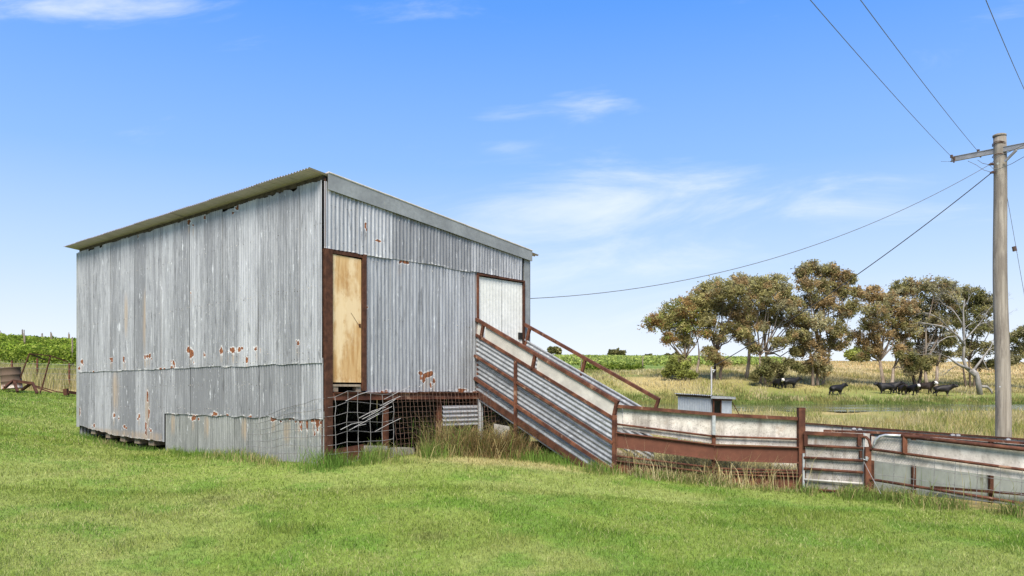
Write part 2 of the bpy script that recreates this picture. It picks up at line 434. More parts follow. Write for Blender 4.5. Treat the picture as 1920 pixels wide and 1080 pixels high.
def _pole():
    t = NT('pole_wood'); co = t.coord((1, 1, .04)); cb = t.coord((1, 1, .3))
    a = t.noise(co, 14, 7, .7); b = t.noise(cb, 2.5, 6, .65)
    c = t.mix(t.rng(a, .3, .7), (.17, .15, .122), (.33, .30, .25))
    c = t.mix(t.rng(b, .46, .62, 0, .7), c, (.145, .125, .105))
    c = t.mix(t.rng(a, .62, .70, 0, .8), c, (.07, .058, .048))
    k = t.noise(t.coord((1, 1, .02)), 26, 5, .75); c = t.mix(t.rng(k, .60, .68, 0, .8), c, (.06, .05, .042))
    t.bsdf(c, .9, 0, .15, a, .5, .015); return t.m
M['polewood'] = _pole()
# ================================================================== GROUND
def fence_boundary(x):
    """distance Y of the shed-ramp-fence line seen from the camera, lawn lies in front of it"""
    return np.interp(x, [-9.97, -2.862, -0.67, 0.35, 1.62, 4.47, 5.26, 6.75, 9.5, 30], [18.2, 12.0, 14.4, 13.7, 12.5, 12.2, 11.7, 10.4, 8.0, -10])
def shed_ab(x, y):
    dx = x - SC.x; dy = y - SC.y
    return dx * VV_.x + dy * VV_.y, dx * UV_.x + dy * UV_.y
def in_lawn(x, y):
    a, b = shed_ab(x, y)
    front = (y < fence_boundary(x)) & (x > -2.9)
    left = (x <= -2.9) & (a < 0.02) & (y < 29.5 + 1.5 * vnoise(x * .3, y * .3, 5))
    leftb = (x <= -2.9) & (b > 9.5) & (y < 29)
    return front | left | leftb

def lawn_colour(x, y):
    n1 = fbm(x * .55, y * .55, 11, 4); n2 = fbm(x * 1.9, y * 1.9, 12, 3); n3 = fbm(x * .16, y * .16, 14, 2)
    green = np.array([.200, .275, .050]); lush = np.array([.120, .238, .030]); straw = np.array([.42, .42, .16])
    c = green[None] * np.ones((len(x), 1))
    k = sstep(.44, .66, n1)[:, None]; c = c * (1 - k) + straw * k * .28 + c * k * .72
    k = sstep(.50, .70, n2)[:, None] * .7; c = c * (1 - k) + lush * k
    k = sstep(.45, .7, n3)[:, None] * .25; c = c * (1 - k) + np.array([.30, .35, .10]) * k
    for sx, sy_, sr in ((-3.72, 9.95, .20), (-.85, 8.2, .16)):
        k = np.clip(1.2 * np.exp(-((x - sx) / sr) ** 2 - ((y - sy_) / (sr * .9)) ** 2), 0, .55)[:, None]; c = c * (1 - k) + np.array([.12, .13, .04]) * k
    # bare worn mound in front of the dry weeds
    m = np.exp(-(((x + .05) / 1.3) ** 2 + ((y - 12.6) / .55) ** 2))[:, None]; m = np.clip(m * 1.1, 0, .8)
    c = c * (1 - m) + np.array([.46, .38, .18]) * m
    return c

def field_colour(x, y):
    px = 960 + F * x / np.maximum(y, 5)
    n1 = fbm(x * .25, y * .12, 21, 4); n2 = fbm(x * .06, y * .03, 22, 4)
    straw = np.array([.45, .34, .14]); olive = np.array([.25, .235, .07]); green = np.array([.13, .21, .04])
    k = sstep(.35, .62, n1)[:, None]; c = olive * (1 - k) + straw * k
    k = sstep(.45, .65, n2)[:, None] * .6; c = c * (1 - k) + olive * k
    # far green hill on the left of the gum trees, golden on the right
    k = (sstep(1330, 1230, px) * sstep(98, 120, y) * (px > 700))[:, None]; c = c * (1 - k) + np.array([.17, .25, .06]) * k
    k = ((px > 1480) * sstep(105, 130, y) * sstep(1450, 1560, px))[:, None]; c = c * (1 - k) + np.array([.56, .40, .19]) * k
    k = (sstep(225, 250, y) * (px > 1250))[:, None]; c = c * (1 - k) + np.array([.18, .27, .07]) * k
    # rushes and wet grass round the pond
    k = (sstep(78, 83, y) * sstep(93, 87, y) * (px > 1000))[:, None] * .85; c = c * (1 - k) + np.array([.10, .17, .03]) * k
    k = (sstep(87, 90, y) * sstep(100, 93, y) * sstep(1480, 1560, px))[:, None] * .6; c = c * (1 - k) + np.array([.19, .24, .06]) * k
    # left strip of dry grass under the vineyard
    k = (sstep(29, 32, y) * sstep(52, 46, y) * (px < 400))[:, None]; c = c * (1 - k) + np.array([.40, .33, .14]) * k
    k = (sstep(46, 52, y) * (px < 700))[:, None]; c = c * (1 - k) + np.array([.16, .22, .05]) * k
    return c

def ground_mat():
    t = NT('ground_cover'); c = t.attr('Col', True); co = t.coord((1, 1, 1))
    n = t.noise(co, 9, 6, .7); n2 = t.noise(co, 1.1, 5, .65)
    c = t.mix(t.rng(n, .35, .65, 0, .5), c, (.09, .10, .03))
    c = t.mix(t.rng(n2, .5, .75, 0, .3), c, (.30, .24, .11))
    t.bsdf(c, .95, 0, .1, n, .6, .05); return t.m
M['ground'] = ground_mat()
ys = np.concatenate([np.linspace(-25, 3.5, 12), np.geomspace(4.2, 40, 190), np.geomspace(40.6, 3000, 170)])
ss = np.concatenate([np.linspace(-3, -1.0, 14, endpoint=False), np.linspace(-1.0, 1.0, 261), np.linspace(1.0, 3, 15)[1:]])
YY, SS = np.meshgrid(ys, ss, indexing='ij')
XX = SS * (np.abs(YY) * 1.0 + 4)
ZZ = gz(XX, YY)
gx, gy = XX.ravel(), YY.ravel()
lawn = in_lawn(gx, gy)
gc = np.where(lawn[:, None], lawn_colour(gx, gy), field_colour(gx, gy))
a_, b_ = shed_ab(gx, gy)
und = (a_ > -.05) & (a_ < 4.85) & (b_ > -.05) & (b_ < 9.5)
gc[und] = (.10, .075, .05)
nr, nc = YY.shape
idx = np.arange(nr * nc).reshape(nr, nc)
quads = np.stack([idx[:-1, :-1], idx[:-1, 1:], idx[1:, 1:], idx[1:, :-1]], -1).reshape(-1, 4)
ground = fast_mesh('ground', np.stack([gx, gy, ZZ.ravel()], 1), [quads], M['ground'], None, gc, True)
tag(ground, 'rolling paddock ground with lawn in front and dry hills behind', 'ground', kind='structure')

def water_mat():
    t = NT('pond_water'); n = t.noise(t.coord((.6, 2.2, 1)), 2.0, 5, .6); msk = t.rng(t.noise(t.coord((.10, .22, 1)), 1.0, 3, .5), .47, .56)
    t.bsdf((.085, .09, .055), .08, 0, .5, t.math('MULTIPLY', n, t.math('ADD', t.math('MULTIPLY', msk, 1.0), .08)), .30, .06); return t.m
mb = MB(); mb.add([(7, 52.5, EYE-1.30), (110, 52.5, EYE-1.30), (110, 88, EYE-1.30), (7, 88, EYE-1.30)], [(0,1,2,3)])
pond = mb.build('pond_water', water_mat())
tag(pond, 'shallow farm dam of still water below the gum trees', 'pond', kind='structure')

# ================================================================== SHED
ROOF_Z0, ROOF_S = 3.30, 0.111           # roof height at the long wall, fall per metre along the door wall
DL, LL = 4.83, 9.45                     # door wall and long wall lengths
def roofz(a): return ROOF_Z0 - ROOF_S * a
shed = thing('corrugated_shed', 'tall skillion-roofed shed of weathered corrugated iron with a plywood door and ramp opening', 'shed',
             S(0, 0, -1.1), SHED_ROT)

PITCH, AMP = .076, .009
def sheet(name, P, a0, a1, z0, z1, mat, off, parent, rusts=(), stains=(), tone=0.0, ragtop=0.0, ragbot=0.0, step=.045, axis='z', seed=0, per=7, pitch=PITCH, amp=AMP, dents=.004):
    """P(a, z, o): world point on the wall, o = distance proud of it. z0/z1 may be functions of a. Corrugations run along z."""
    f0 = z0 if callable(z0) else (lambda a: z0)
    f1 = z1 if callable(z1) else (lambda a: z1)
    na = max(8, int(round((a1 - a0) / pitch * per)))
    h = max(f1(a0) - f0(a0), f1(a1) - f0(a1))
    nz = max(2, int(round(h / step)))
    mb = MB(); rust = []; st = []
    aa = np.linspace(a0, a1, na + 1)
    rt = ragtop * (np.maximum(0, fbm(aa * 4.0 + seed * 3.1, aa * 0 + seed, 31, 3) - .45) * 3)
    rb = ragbot * (fbm(aa * 5.0 + seed * 1.7, aa * 0 + seed, 32, 3) - .5) * 2
    tt = np.linspace(0, 1, nz + 1)
    for j, t in enumerate(tt):
        for i, a in enumerate(aa):
            lo = f0(a) + rb[i]; hi = f1(a) - rt[i]
            z = lo + (hi - lo) * t
            o = off + amp * math.sin(2 * math.pi * a / pitch)
            mb.v.append((a, z, o))
    arr = np.array(mb.v)
    d = (fbm(arr[:, 0] * 1.3 + seed, arr[:, 1] * .9, 40, 2) - .5) * 2 * dents
    arr[:, 2] += d
    r = np.zeros(len(arr)); s_ = np.zeros(len(arr))
    for (ra, rz_, rr, rh) in rusts:
        r = np.maximum(r, 1.05 * np.exp(-(((arr[:, 0] - ra) / rr) ** 2 + ((arr[:, 1] - rz_) / rh) ** 2)))
    for (ra, rz_, rr, rh) in stains:
        s_ = np.maximum(s_, np.exp(-np.abs((arr[:, 0] - ra) / rr) ** 4 - ((arr[:, 1] - rz_) / rh) ** 2))
    mb.v = [tuple(P(*p)) for p in arr]
    if rusts or ragbot: r = np.maximum(r, .25 * np.repeat(np.exp(-((tt * h) / .05) ** 2), len(aa)))
    for k, (ra, rz_, rr, rh) in enumerate(rusts):
        if k % 2 == 0: s_ = np.maximum(s_, .8 * np.exp(-((arr[:, 0] - ra) / (rr * .7)) ** 2 - ((arr[:, 1] - rz_ + .13) / .13) ** 2))
    n1 = na + 1
    mb.f = [(j*n1+i, j*n1+i+1, (j+1)*n1+i+1, (j+1)*n1+i) for j in range(nz) for i in range(na)]
    return mb.build(name, mat, parent, True, {'rust': r, 'stain': s_, 'tone': np.full(len(arr), tone)})
PL = lambda a, z, o: S(-o, a, z)          # long wall, outward towards the camera's left
PD = lambda a, z, o: S(a, -o, z)          # door wall
def zpx(px, py, P0, D):                   # not used for placement beyond the walls
    return None
def LW(px, py):                           # photo pixel on the long wall -> (u, z)
    u = u_of(px); Y = 12 + .6586 * u; return u, -(py - 735) / F * Y
def DW(px, py):
    v = v_of(px); Y = 12 + .7525 * v; return v, -(py - 735) / F * Y
# rust patches seen on the long wall: pixel x, y, half sizes in metres
LR = [(284,668,.05,.06),(362,663,.09,.10),(418,659,.055,.08),(440,657,.09,.06),(452,656,.06,.05),(483,655,.04,.05),(492,657,.03,.05),(467,676,.03,.06),
      (157,678,.07,.07),(152,690,.05,.06),(213,675,.05,.05),(236,674,.06,.05),(280,669,.06,.04),(305,692,.08,.03),(178,698,.06,.03),(328,680,.06,.05),(275,668,.05,.03),
      (325,690,.05,.05),(563,644,.03,.04),(387,664,.02,.05),(366,541,.02,.02),(361,549,.02,.02),(440,400,.025,.025),(365,422,.02,.02),(507,390,.04,.02)]
MR = [(325,780,.06,.05),(363,782,.16,.035),(405,776,.10,.04),(428,779,.04,.03),(472,785,.05,.05),(278,742,.03,.10),(281,775,.03,.14),(276,800,.05,.10),(262,780,.06,.05),(215,779,.06,.05),
      (223,786,.03,.07),(178,798,.08,.04),(152,772,.04,.12),(235,800,.07,.04),(285,806,.06,.03)]
BR = [(513,783,.10,.05),(560,785,.05,.05),(561,796,.03,.10),(575,797,.03,.10),(594,795,.05,.12),(588,787,.10,.04),(362,784,.12,.04),(548,783,.05,.04)]
def pick(lst, a0, a1, W_=LW):
    o = []
    for k, (px, py, ra, rh) in enumerate(lst):
        a, z = W_(px, py); r_ = random.Random(k * 7 + px)
        c = [(a, z, ra, rh)] + [(a + r_.uniform(-2, 2) * ra, z + r_.uniform(-1.6, .8) * rh, ra * r_.uniform(.25, .6), rh * r_.uniform(.3, .7)) for _ in range(3)]
        o += [x for x in c if a0 - .25 < x[0] < a1 + .25]
    return o
tones = [.10,-.12,.09,.14,-.02,-.10,.05,-.09,.04,-.04,-.14,.05,-.07,.07,-.10,-.04]
ub = np.linspace(0, LL, 17)
rs = random.Random(3)
for i in range(16):
    a0, a1 = ub[i], ub[i+1] + .05
    st = []
    u_t, z_t = LW(276, 560)
    if a0 - .1 < u_t < a1: st.append((u_t, 1.45, .16, .7))
    u_t, z_t = LW(240, 530)
    if a0 - .1 < u_t < a1: st.append((u_t, 1.6, .1, .5))
    rr = pick(LR, a0, a1)
    # rusted bites at the eave
    for (px, w) in ((450, .09), (358, .06), (388, .05), (262, .03)):
        u_e = u_of(px)
        if a0 - .1 < u_e < a1: rr.append((u_e, 3.17, w, .05))
    sheet('wall_sheet', PL, a0, a1 if i < 15 else LL, .445 + rs.uniform(-.012, .012), 3.225, M['zinc'], .034 + .006 * (i % 2), shed, rr, st,
          tones[i] * .55 - .02 + rs.uniform(-.03, .03), ragtop=.05 if i % 3 else .02, ragbot=.012, seed=i)
tones2 = [.10,-.16,-.10,-.17,-.08,-.20,-.15,-.12,-.02,-.06,.06,-.16,-.02,.10,.05,-.10]
UBOT = 5.2
for i in range(16):
    a0, a1 = ub[i], ub[i+1] + .05
    def zb(a):
        if a < UBOT: return -.42 + .012 * math.sin(a * 9)
        return float(np.interp(a, [UBOT, 5.25, 7.4, 9.45], [-.97, -.97, -.93, -.77]))
    st = []
    u_t, _ = LW(218, 730)
    if a0 - .12 < u_t < a1: st.append((u_t, .0, .2, .5))
    u_t, _ = LW(278, 770)
    if a0 - .12 < u_t < a1: st.append((u_t, -.4, .12, .5))
    if a0 > 5: st.append(((a0 + a1) / 2, -.9, .5, .12))
    sheet('wall_sheet', PL, a0, a1 if i < 15 else LL, zb, .52, M['zinc'], .014 + .006 * (i % 2), shed, pick(MR, a0, a1), st,
          tones2[i] * .8 - .07 + rs.uniform(-.04, .04), ragbot=.02, seed=50 + i)
lb = np.linspace(0, UBOT, 9)
for i in range(8):
    a0, a1 = lb[i], lb[i+1] + .05
    gb = lambda a: float(gz(*S(0, a, 0).xy)) - EYE - .12
    sheet('wall_sheet', PL, a0, min(a1, UBOT), gb, -.30 + rs.uniform(-.02, .02), M['zinc_low'], -.006 - .005 * (i % 2), shed, pick(BR, a0, a1),
          [((a0 + a1) / 2, -.62, .10, .25)] if i % 2 else [], -.02 + rs.uniform(-.06, .06), ragbot=.01, seed=80 + i)
# door wall
topv = lambda a: roofz(a) - .10
DR = [(800,703,.14,.05),(793,712,.05,.06),(812,714,.05,.05),(806,700,.08,.05),(866,732,.16,.035),(722,734,.10,.03),(759,493,.09,.03),(706,452,.06,.025),(682,424,.015,.05),(860,450,.03,.02),(688,575,.02,.02)]
dv = [0, .61, 1.262, 1.99, 2.48, 3.14, 3.9, 4.62]
tn = [.06, .10, -.12, -.14, -.15, -.02, .06]
for i in range(7):
    sheet('wall_sheet', PD, dv[i] + (-.012 if i == 0 else 0), dv[i+1] + (.05 if i < 6 else 0), 2.19 + rs.uniform(-.012, .012), topv, M['zinc'], .034 + .006 * (i % 2), shed,
          pick(DR, dv[i], dv[i+1], DW), [], tn[i], seed=100 + i, ragbot=.008)
dl = [.785, 1.30, 1.85, 2.39, 2.87, 3.345]
tn = [.0, .04, .02, .07, .0]
for i in range(5):
    sheet('wall_sheet', PD, dl[i], dl[i+1] + (.04 if i < 4 else 0), .0 + rs.uniform(-.008, .008), 2.26, M['zinc'], .014 + .006 * (i % 2), shed,
          pick(DR, dl[i], dl[i+1], DW), [], tn[i], amp=.0062, seed=120 + i, ragbot=.008)
# narrow sheet right of the white doors, then the corner flashing
mb = MB(); mb.quadslab(S(4.68,-.03,-.02), S(4.86,-.03,-.02), S(4.86,-.03,topv(4.86)+.02), S(4.68,-.03,topv(4.68)+.02), -UV_, .025)
mb.quadslab(S(4.862,-.03,-.02), S(4.862,.15,-.02), S(4.862,.15,topv(4.86)), S(4.862,-.03,topv(4.86)), VV_, .02)
mb.build('corner_flashing', M['flash'], shed)
mb = MB(); mb.bar(S(-.02, LL + .02, -.80), S(-.02, LL + .02, 3.2), .07, .07); mb.build('corner_flashing', M['flash'], shed)
# far walls, out of sight, close the shed so that it is dark inside
PB = lambda a, z, o: S(DL + o, a, z); PN = lambda a, z, o: S(a, LL + o, z)
gl = lambda p: float(gz(p.x, p.y)) - EYE - .1
for i in range(8):
    a0 = LL * i / 8
    sheet('wall_sheet', PB, a0, LL * (i + 1) / 8, lambda a: gl(S(DL, a, 0)), roofz(DL) - .08, M['zinc'], .03 + .006 * (i % 2), shed, tone=rs.uniform(-.1, .1), step=.5, per=5, seed=150 + i)
for i in range(4):
    a0 = DL * i / 4
    sheet('wall_sheet', PN, a0, DL * (i + 1) / 4, lambda a: gl(S(a, LL, 0)), topv, M['zinc'], .03 + .006 * (i % 2), shed, tone=rs.uniform(-.1, .1), step=.5, per=5, seed=160 + i)
# roof sheets, corrugations run down the fall
nrf = 13
rb_ = np.linspace(-.06, LL + .12, nrf + 1)
for i in range(nrf):
    P = lambda a, z, o: S(z, a, roofz(z) + o)
    sheet('roof_sheet', P, rb_[i], rb_[i+1] + .04, -.30 + rs.uniform(-.006, .006), DL + .27 + rs.uniform(-.01, .01), M['zinc_roof'], .0 + .005 * (i % 2), shed,
          tone=rs.uniform(-.05, .05), step=.4, seed=200 + i, amp=.011, dents=.002)
mb = MB(); mb.bar(S(.03, -.0, 3.255), S(.03, LL, 3.255), .09, .07); mb.build('eave_purlin', M['darktimber'], shed)
for a in (1.6, 3.2, 4.74):
    mb = MB(); mb.bar(S(a, .06, roofz(a) - .07), S(a, LL - .05, roofz(a) - .07), .05, .09); mb.build('roof_purlin', M['steel'], shed)
# barge flashing over the sheet edges, in three lengths, with a rolled pale lip
for i, (a0, a1) in enumerate(((.03, 1.15), (1.13, 3.0), (2.98, 4.87))):
    o = -.075 - .004 * (i % 2)
    mb = MB(); mb.quadslab(S(a0,o,roofz(a0)-.215+.05*a0/4.9), S(a1,o,roofz(a1)-.215+.05*a1/4.9), S(a1,o,roofz(a1)+.03), S(a0,o,roofz(a0)+.03), -UV_, .012)
    mb.quadslab(S(a0,o-.002,roofz(a0)-.222+.05*a0/4.9), S(a1,o-.002,roofz(a1)-.222+.05*a1/4.9), S(a1,o-.002,roofz(a1)-.205+.05*a1/4.9), S(a0,o-.002,roofz(a0)-.205+.05*a0/4.9), -UV_, .02)
    b = mb.build('barge_flashing', M['flash'], shed)
    mb = MB(); mb.tube([S(a0, o + .004, roofz(a0) + .038), S(a1, o + .004, roofz(a1) + .038)], .016, 8)
    mb.box8([S(a0,o+.01,roofz(a0)+.03), S(a1,o+.01,roofz(a1)+.03), S(a1,.13,roofz(a1)+.024), S(a0,.13,roofz(a0)+.024),
             S(a0,o+.01,roofz(a0)+.046), S(a1,o+.01,roofz(a1)+.046), S(a1,.13,roofz(a1)+.036), S(a0,.13,roofz(a0)+.036)])
    mb.build('rolled_lip', M['lip'], b)
# corner post (brown hollow section) and its upper edge strip
mb = MB(); mb.quadslab(S(.010,-.045,-1.2), S(.135,-.045,-1.2), S(.135,-.045,2.185), S(.010,-.045,2.185), -UV_, .12)
mb.build('corner_post', M['rustd'], shed)
mb = MB(); mb.bar(S(.006, -.030, 2.185), S(.006, -.030, 3.24), .012, .02); mb.build('corner_strip', M['rustd'], shed)
# plywood door and its frame
mb = MB(); mb.quadslab(S(.715,-.05,.02), S(.782,-.05,.02), S(.782,-.05,2.185), S(.715,-.05,2.185), -UV_, .10); mb.build('door_post', M['rustd'], shed)
mb = MB(); mb.quadslab(S(.135,-.03,2.125), S(.715,-.03,2.125), S(.715,-.03,2.185), S(.135,-.03,2.185), -UV_, .08); mb.build('door_head', M['rustd'], shed)
mb = MB(); mb.quadslab(S(.150,-.012,.15), S(.700,-.012,.15), S(.700,-.012,2.10), S(.150,-.012,2.118), -UV_, .018); door = mb.build('plywood_door', M['ply'], shed)
mb = MB(); mb.quadslab(S(.655,-.016,1.02), S(.69,-.016,1.02), S(.69,-.016,1.08), S(.655,-.016,1.08), -UV_, .01)
mb.tube([S(.50,-.014,1.24), S(.67,-.02,1.03)], .003, 4); mb.build('latch', M['rustd'], door)
mb = MB(); mb.quadslab(S(.14,-.03,.085), S(.66,-.05,.085), S(.66,-.05,.12), S(.14,-.03,.12), -UV_, .12); mb.build('sill_board', M['timber'], shed)
for a in (.16, .60):
    mb = MB(); mb.quadslab(S(a,-.02,.005), S(a+.09,-.02,.005), S(a+.09,-.02,.083), S(a,-.02,.083), -UV_, .10); mb.build('sill_block', M['timber'], shed)
# nail heads along the girts
nr_ = random.Random(8); mbd = MB(); mbw = MB()
def nail(P, a, z, o):
    m = mbd if nr_.random() < .55 else mbw
    c = P(a, z, o); r = nr_.uniform(.006, .011)
    e1 = (P(a + .1, z, o) - c).normalized() * r; e2 = V((0, 0, r))
    m.add([c + e1, c + e2, c - e1, c - e2, P(a, z, o + .006)], [(0,1,4),(1,2,4),(2,3,4),(3,0,4)])
for zrow in (2.55, 1.62, 1.60, .62, .50, .12, -.30):
    a = .03
    while a < LL:
        if nr_.random() < .6: nail(PL, round(a / PITCH) * PITCH + PITCH * .25, zrow + nr_.uniform(-.015, .015) - .012 * a * (zrow > 1), .052 if zrow > .45 else .032)
        a += PITCH * nr_.choice((1, 1, 2, 3))
for zrow, lo, hi, o in ((2.30, .05, 4.6, .052), (2.85, .05, 2.8, .052), (1.18, .8, 3.3, .032), (.10, .8, 3.3, .032), (2.1, .8, 3.3, .032)):
    a = lo
    while a < hi:
        if nr_.random() < .6: nail(PD, round(a / PITCH) * PITCH + PITCH * .25, zrow + nr_.uniform(-.015, .015), o)
        a += PITCH * nr_.choice((1, 1, 2, 3))
tag(mbd.build('nail_heads', M['darktimber'], shed), kind='stuff'); tag(mbw.build('nail_heads', M['boardclean'], shed), kind='stuff')
# floor, edge channel, posts and joists
mb = MB(); mb.quadslab(S(.14,-.06,-.115), S(3.34,-.06,-.115), S(3.34,-.06,-.012), S(.14,-.06,-.012), -UV_, .10)
mb.quadslab(S(.14,-.095,-.018), S(3.34,-.095,-.018), S(3.34,-.095,-.008), S(.14,-.095,-.008), -UV_, .034)
mb.quadslab(S(.14,-.095,-.125), S(3.34,-.095,-.125), S(3.34,-.095,-.113), S(.14,-.095,-.113), -UV_, .034); mb.build('floor_channel', M['rust'], shed)
mb = MB(); mb.quadslab(S(.06,.06,-.08), S(DL-.04,.06,-.08), S(DL-.04,.06,-.02), S(.06,.06,-.02), -UV_, LL-.1); mb.build('floor', M['darktimber'], shed)
for a in (1.22, 2.42, 3.30):
    b = S(a, .02, 0); mb = MB(); mb.bar(V((b.x, b.y, gz(b.x, b.y) - .1)), S(a, .02, -.12), .075, .075, VV_); mb.build('floor_post', M['rust'], shed)
for k, b in enumerate((5.9, 6.55, 7.25, 8.0, 8.8)):
    mb = MB(); zb_ = float(np.interp(b, [5.2, 7.4, 9.45], [-.97, -.93, -.78]))
    mb.bar(S(.04, b, zb_ - .055), S(2.5, b, zb_ - .055), .24, .13); mb.build('joist', M['timber'], shed)
for b in (5.75, 7.0, 8.6):
    p = S(.35, b, 0); mb = MB(); mb.bar(V((p.x, p.y, gz(p.x, p.y) - .2)), S(.35, b, -.95), .12, .12, VV_); mb.build('stump', M['timber'], shed)
# white sliding doors, ribbed sheet in two leaves, in a thin rusty frame
for k, (a0, a1) in enumerate(((3.375, 4.03), (4.035, 4.63))):
    o = sheet('white_door', PD, a0, a1, .0, 2.13, M['white'], .012 + .004 * k, shed, step=.5, pitch=.085, amp=.002, per=6, dents=.002, seed=300 + k)
mb = MB(); mb.quadslab(S(4.50,-.035,1.03), S(4.62,-.035,1.03), S(4.62,-.035,1.16), S(4.50,-.035,1.16), -UV_, .012); mb.build('hand_hole_shade', M['black'], o)  # no opening cut: a black plate paints the shade inside the hand hole
mb = MB(); mb.bar(S(3.355,-.03,-.02), S(3.355,-.03,2.18), .03, .05, UV_); mb.build('door_jamb', M['rust'], shed)
mb = MB(); mb.bar(S(4.655,-.03,-.02), S(4.655,-.03,2.18), .045, .05, UV_); mb.build('door_jamb', M['rustd'], shed)
mb = MB(); mb.bar(S(3.34,-.032,2.165), S(4.675,-.032,2.165), .05, .035); mb.build('door_head', M['rustd'], shed)

# ================================================================== RAMP (runs out from the white doors along -UV)
RU = -UV_
RA = 3.33; RB = 4.66                       # side walls, shed x
def R(a, s, z): return S(a, -s, z)         # s metres out from the door wall
RS = -.484                                 # fall per metre
ramp = thing('loading_ramp', 'sloping livestock ramp with corrugated sides and rusty steel rails leading up to the white doors', 'ramp',
             V((*R(4.0, 3.0, 0).xy, EYE - 1.3)), SHED_ROT)
L_ = 3.06
zr = lambda z0, s: z0 + RS * s
mb = MB(); mb.bar(R(RA,.02,zr(1.345,.02)), R(RA,L_+.06,zr(1.345,L_+.06)), .06, .055); mb.build('top_rail', M['rust'], ramp)
mb = MB(); mb.bar(R(RA,.02,zr(1.05,0)), R(RA,L_,zr(1.05,L_)), .05, .05); mb.build('side_rail', M['rust'], ramp)
mb = MB(); mb.bar(R(RA-.05,.02,zr(.67,0)), R(RA-.05,L_-.01,zr(.67,L_)), .035, .04); mb.build('side_rail', M['rust'], ramp)
mb = MB(); mb.bar(R(RA-.05,.02,zr(.255,0)), R(RA-.05,L_-.03,zr(.255,L_)), .045, .05); mb.build('side_rail', M['rust'], ramp)
for s in (.20, 1.42, L_ + .03):
    mb = MB(); mb.bar(R(RA,s-.07,zr(1.05,s)), R(RA,s,zr(1.33,s)), .05, .05, VV_); mb.build('rail_post', M['rust'], ramp)
mb = MB(); p = R(RA - .06, 1.02, 0); mb.bar(V((p.x, p.y, gz(p.x, p.y) - .1)), R(RA-.06,1.02,zr(1.04,1.02)), .045, .045, VV_); mb.build('ramp_post', M['rust'], ramp)
p = R(RA - .02, L_ - .0, 0); mb = MB(); mb.bar(V((p.x, p.y, gz(p.x, p.y) - .1)), R(RA-.02,L_,zr(1.04,L_)), .06, .06, VV_); mb.build('ramp_post', M['rust'], ramp)
# white fibro infill between the two upper rails, three lengths
for s0, s1 in ((.03,.18),(.23,1.40),(1.45,L_+.0)):
    mb = MB(); mb.quadslab(R(RA,s0,zr(1.06,s0)), R(RA,s1-.05,zr(1.06,s1-.05)), R(RA,s1,zr(1.33,s1)), R(RA,s0+.03,zr(1.33,s0)), -VV_, .008); mb.build('infill_panel', M['fibro'], ramp)
def rsheet(a, off, w0, w1, s0, s1, tone, step=.3, rusts=()):
    P = lambda aa, z, o: R(a + o, z, zr(0, z) + aa)
    return sheet('side_sheet', P, w0, w1, s0, s1, M['zinc_ramp'], off, ramp, rusts, [], tone, step=step, dents=.006, seed=int(w0 * 90) + 400, amp=.0085, pitch=.082)
rsheet(RA, .0, .66, 1.06, .02, L_-.0, .05)
rsheet(RA, .012, .25, .70, .02, L_-.0, -.02)
rsheet(RA, .0, -.12, .28, .02, L_-.0, .03)
mb = MB(); mb.bar(R(RA,.05,zr(-.03,0)), R(RA,L_-.20,zr(-.03,L_-.2)), .05, .11); mb.build('ramp_stringer', M['rustd'], ramp)
mb = MB(); mb.bar(R(RB,.05,zr(-.03,0)), R(RB,L_-.20,zr(-.03,L_-.2)), .05, .11); mb.build('ramp_stringer', M['rustd'], ramp)
for k in range(13):
    s = .06 + k * .235
    mb = MB(); mb.box8([R(RA+.03,s,zr(.05,s)), R(RB-.03,s,zr(.05,s)), R(RB-.03,s+.22,zr(.05,s+.22)), R(RA+.03,s+.22,zr(.05,s+.22)),
                        R(RA+.03,s,zr(.085,s)), R(RB-.03,s,zr(.085,s)), R(RB-.03,s+.22,zr(.085,s+.22)), R(RA+.03,s+.22,zr(.085,s+.22))]); mb.build('ramp_plank', M['timber'], ramp)
# far side: rail standing free above the sheet
mb = MB(); mb.bar(R(RB+.02,.0,1.345), R(RB+.02,L_,zr(1.345,L_)), .06, .055); mb.build('top_rail', M['rust'], ramp)
for s, b in ((.17, .10), (1.50, .10), (L_ - .02, .13)):
    mb = MB(); mb.bar(R(RB+.02,s-b,zr(1.0,s)), R(RB+.02,s,zr(1.33,s)), .05, .05, VV_); mb.build('rail_post', M['rust'], ramp)
P2 = RB
def fsheet(w0, w1, s1, tone, off):
    P = lambda aa, z, o: R(P2 + o, z, zr(0, z) + aa)
    return sheet('side_sheet', P, w0, w1, .02, s1, M['zinc_ramp'], off, ramp, (), [], tone, step=.3, dents=.012, seed=int(w0 * 90) + 430, amp=.0085, pitch=.082)
fsheet(.62, 1.07, 2.88, .02, 0); fsheet(.12, .66, 2.96, -.05, .012)
mb = MB(); p = R(RB + .06, 2.7, 0); mb.bar(V((p.x, p.y, gz(p.x, p.y) - .1)), R(RB+.06,2.7,zr(.95,2.7)), .05, .05, VV_); mb.build('ramp_post', M['rust'], ramp)
# old timbers under the ramp
for k, (s, z) in enumerate(((.9, -.98), (1.35, -1.02))):
    mb = MB(); mb.bar(R(RA-.05, s-.3, z), R(RB-.1, s+.3, z-.03), .05, .20); mb.build('brace_timber', M['darktimber'], ramp)
mb = MB(); p = R(RA + .25, 1.75, 0); mb.bar(V((p.x, p.y, gz(p.x, p.y)-.1)), R(RA+.25,1.75,-.88), .12, .12, VV_); mb.build('ramp_stump', M['darktimber'], ramp)
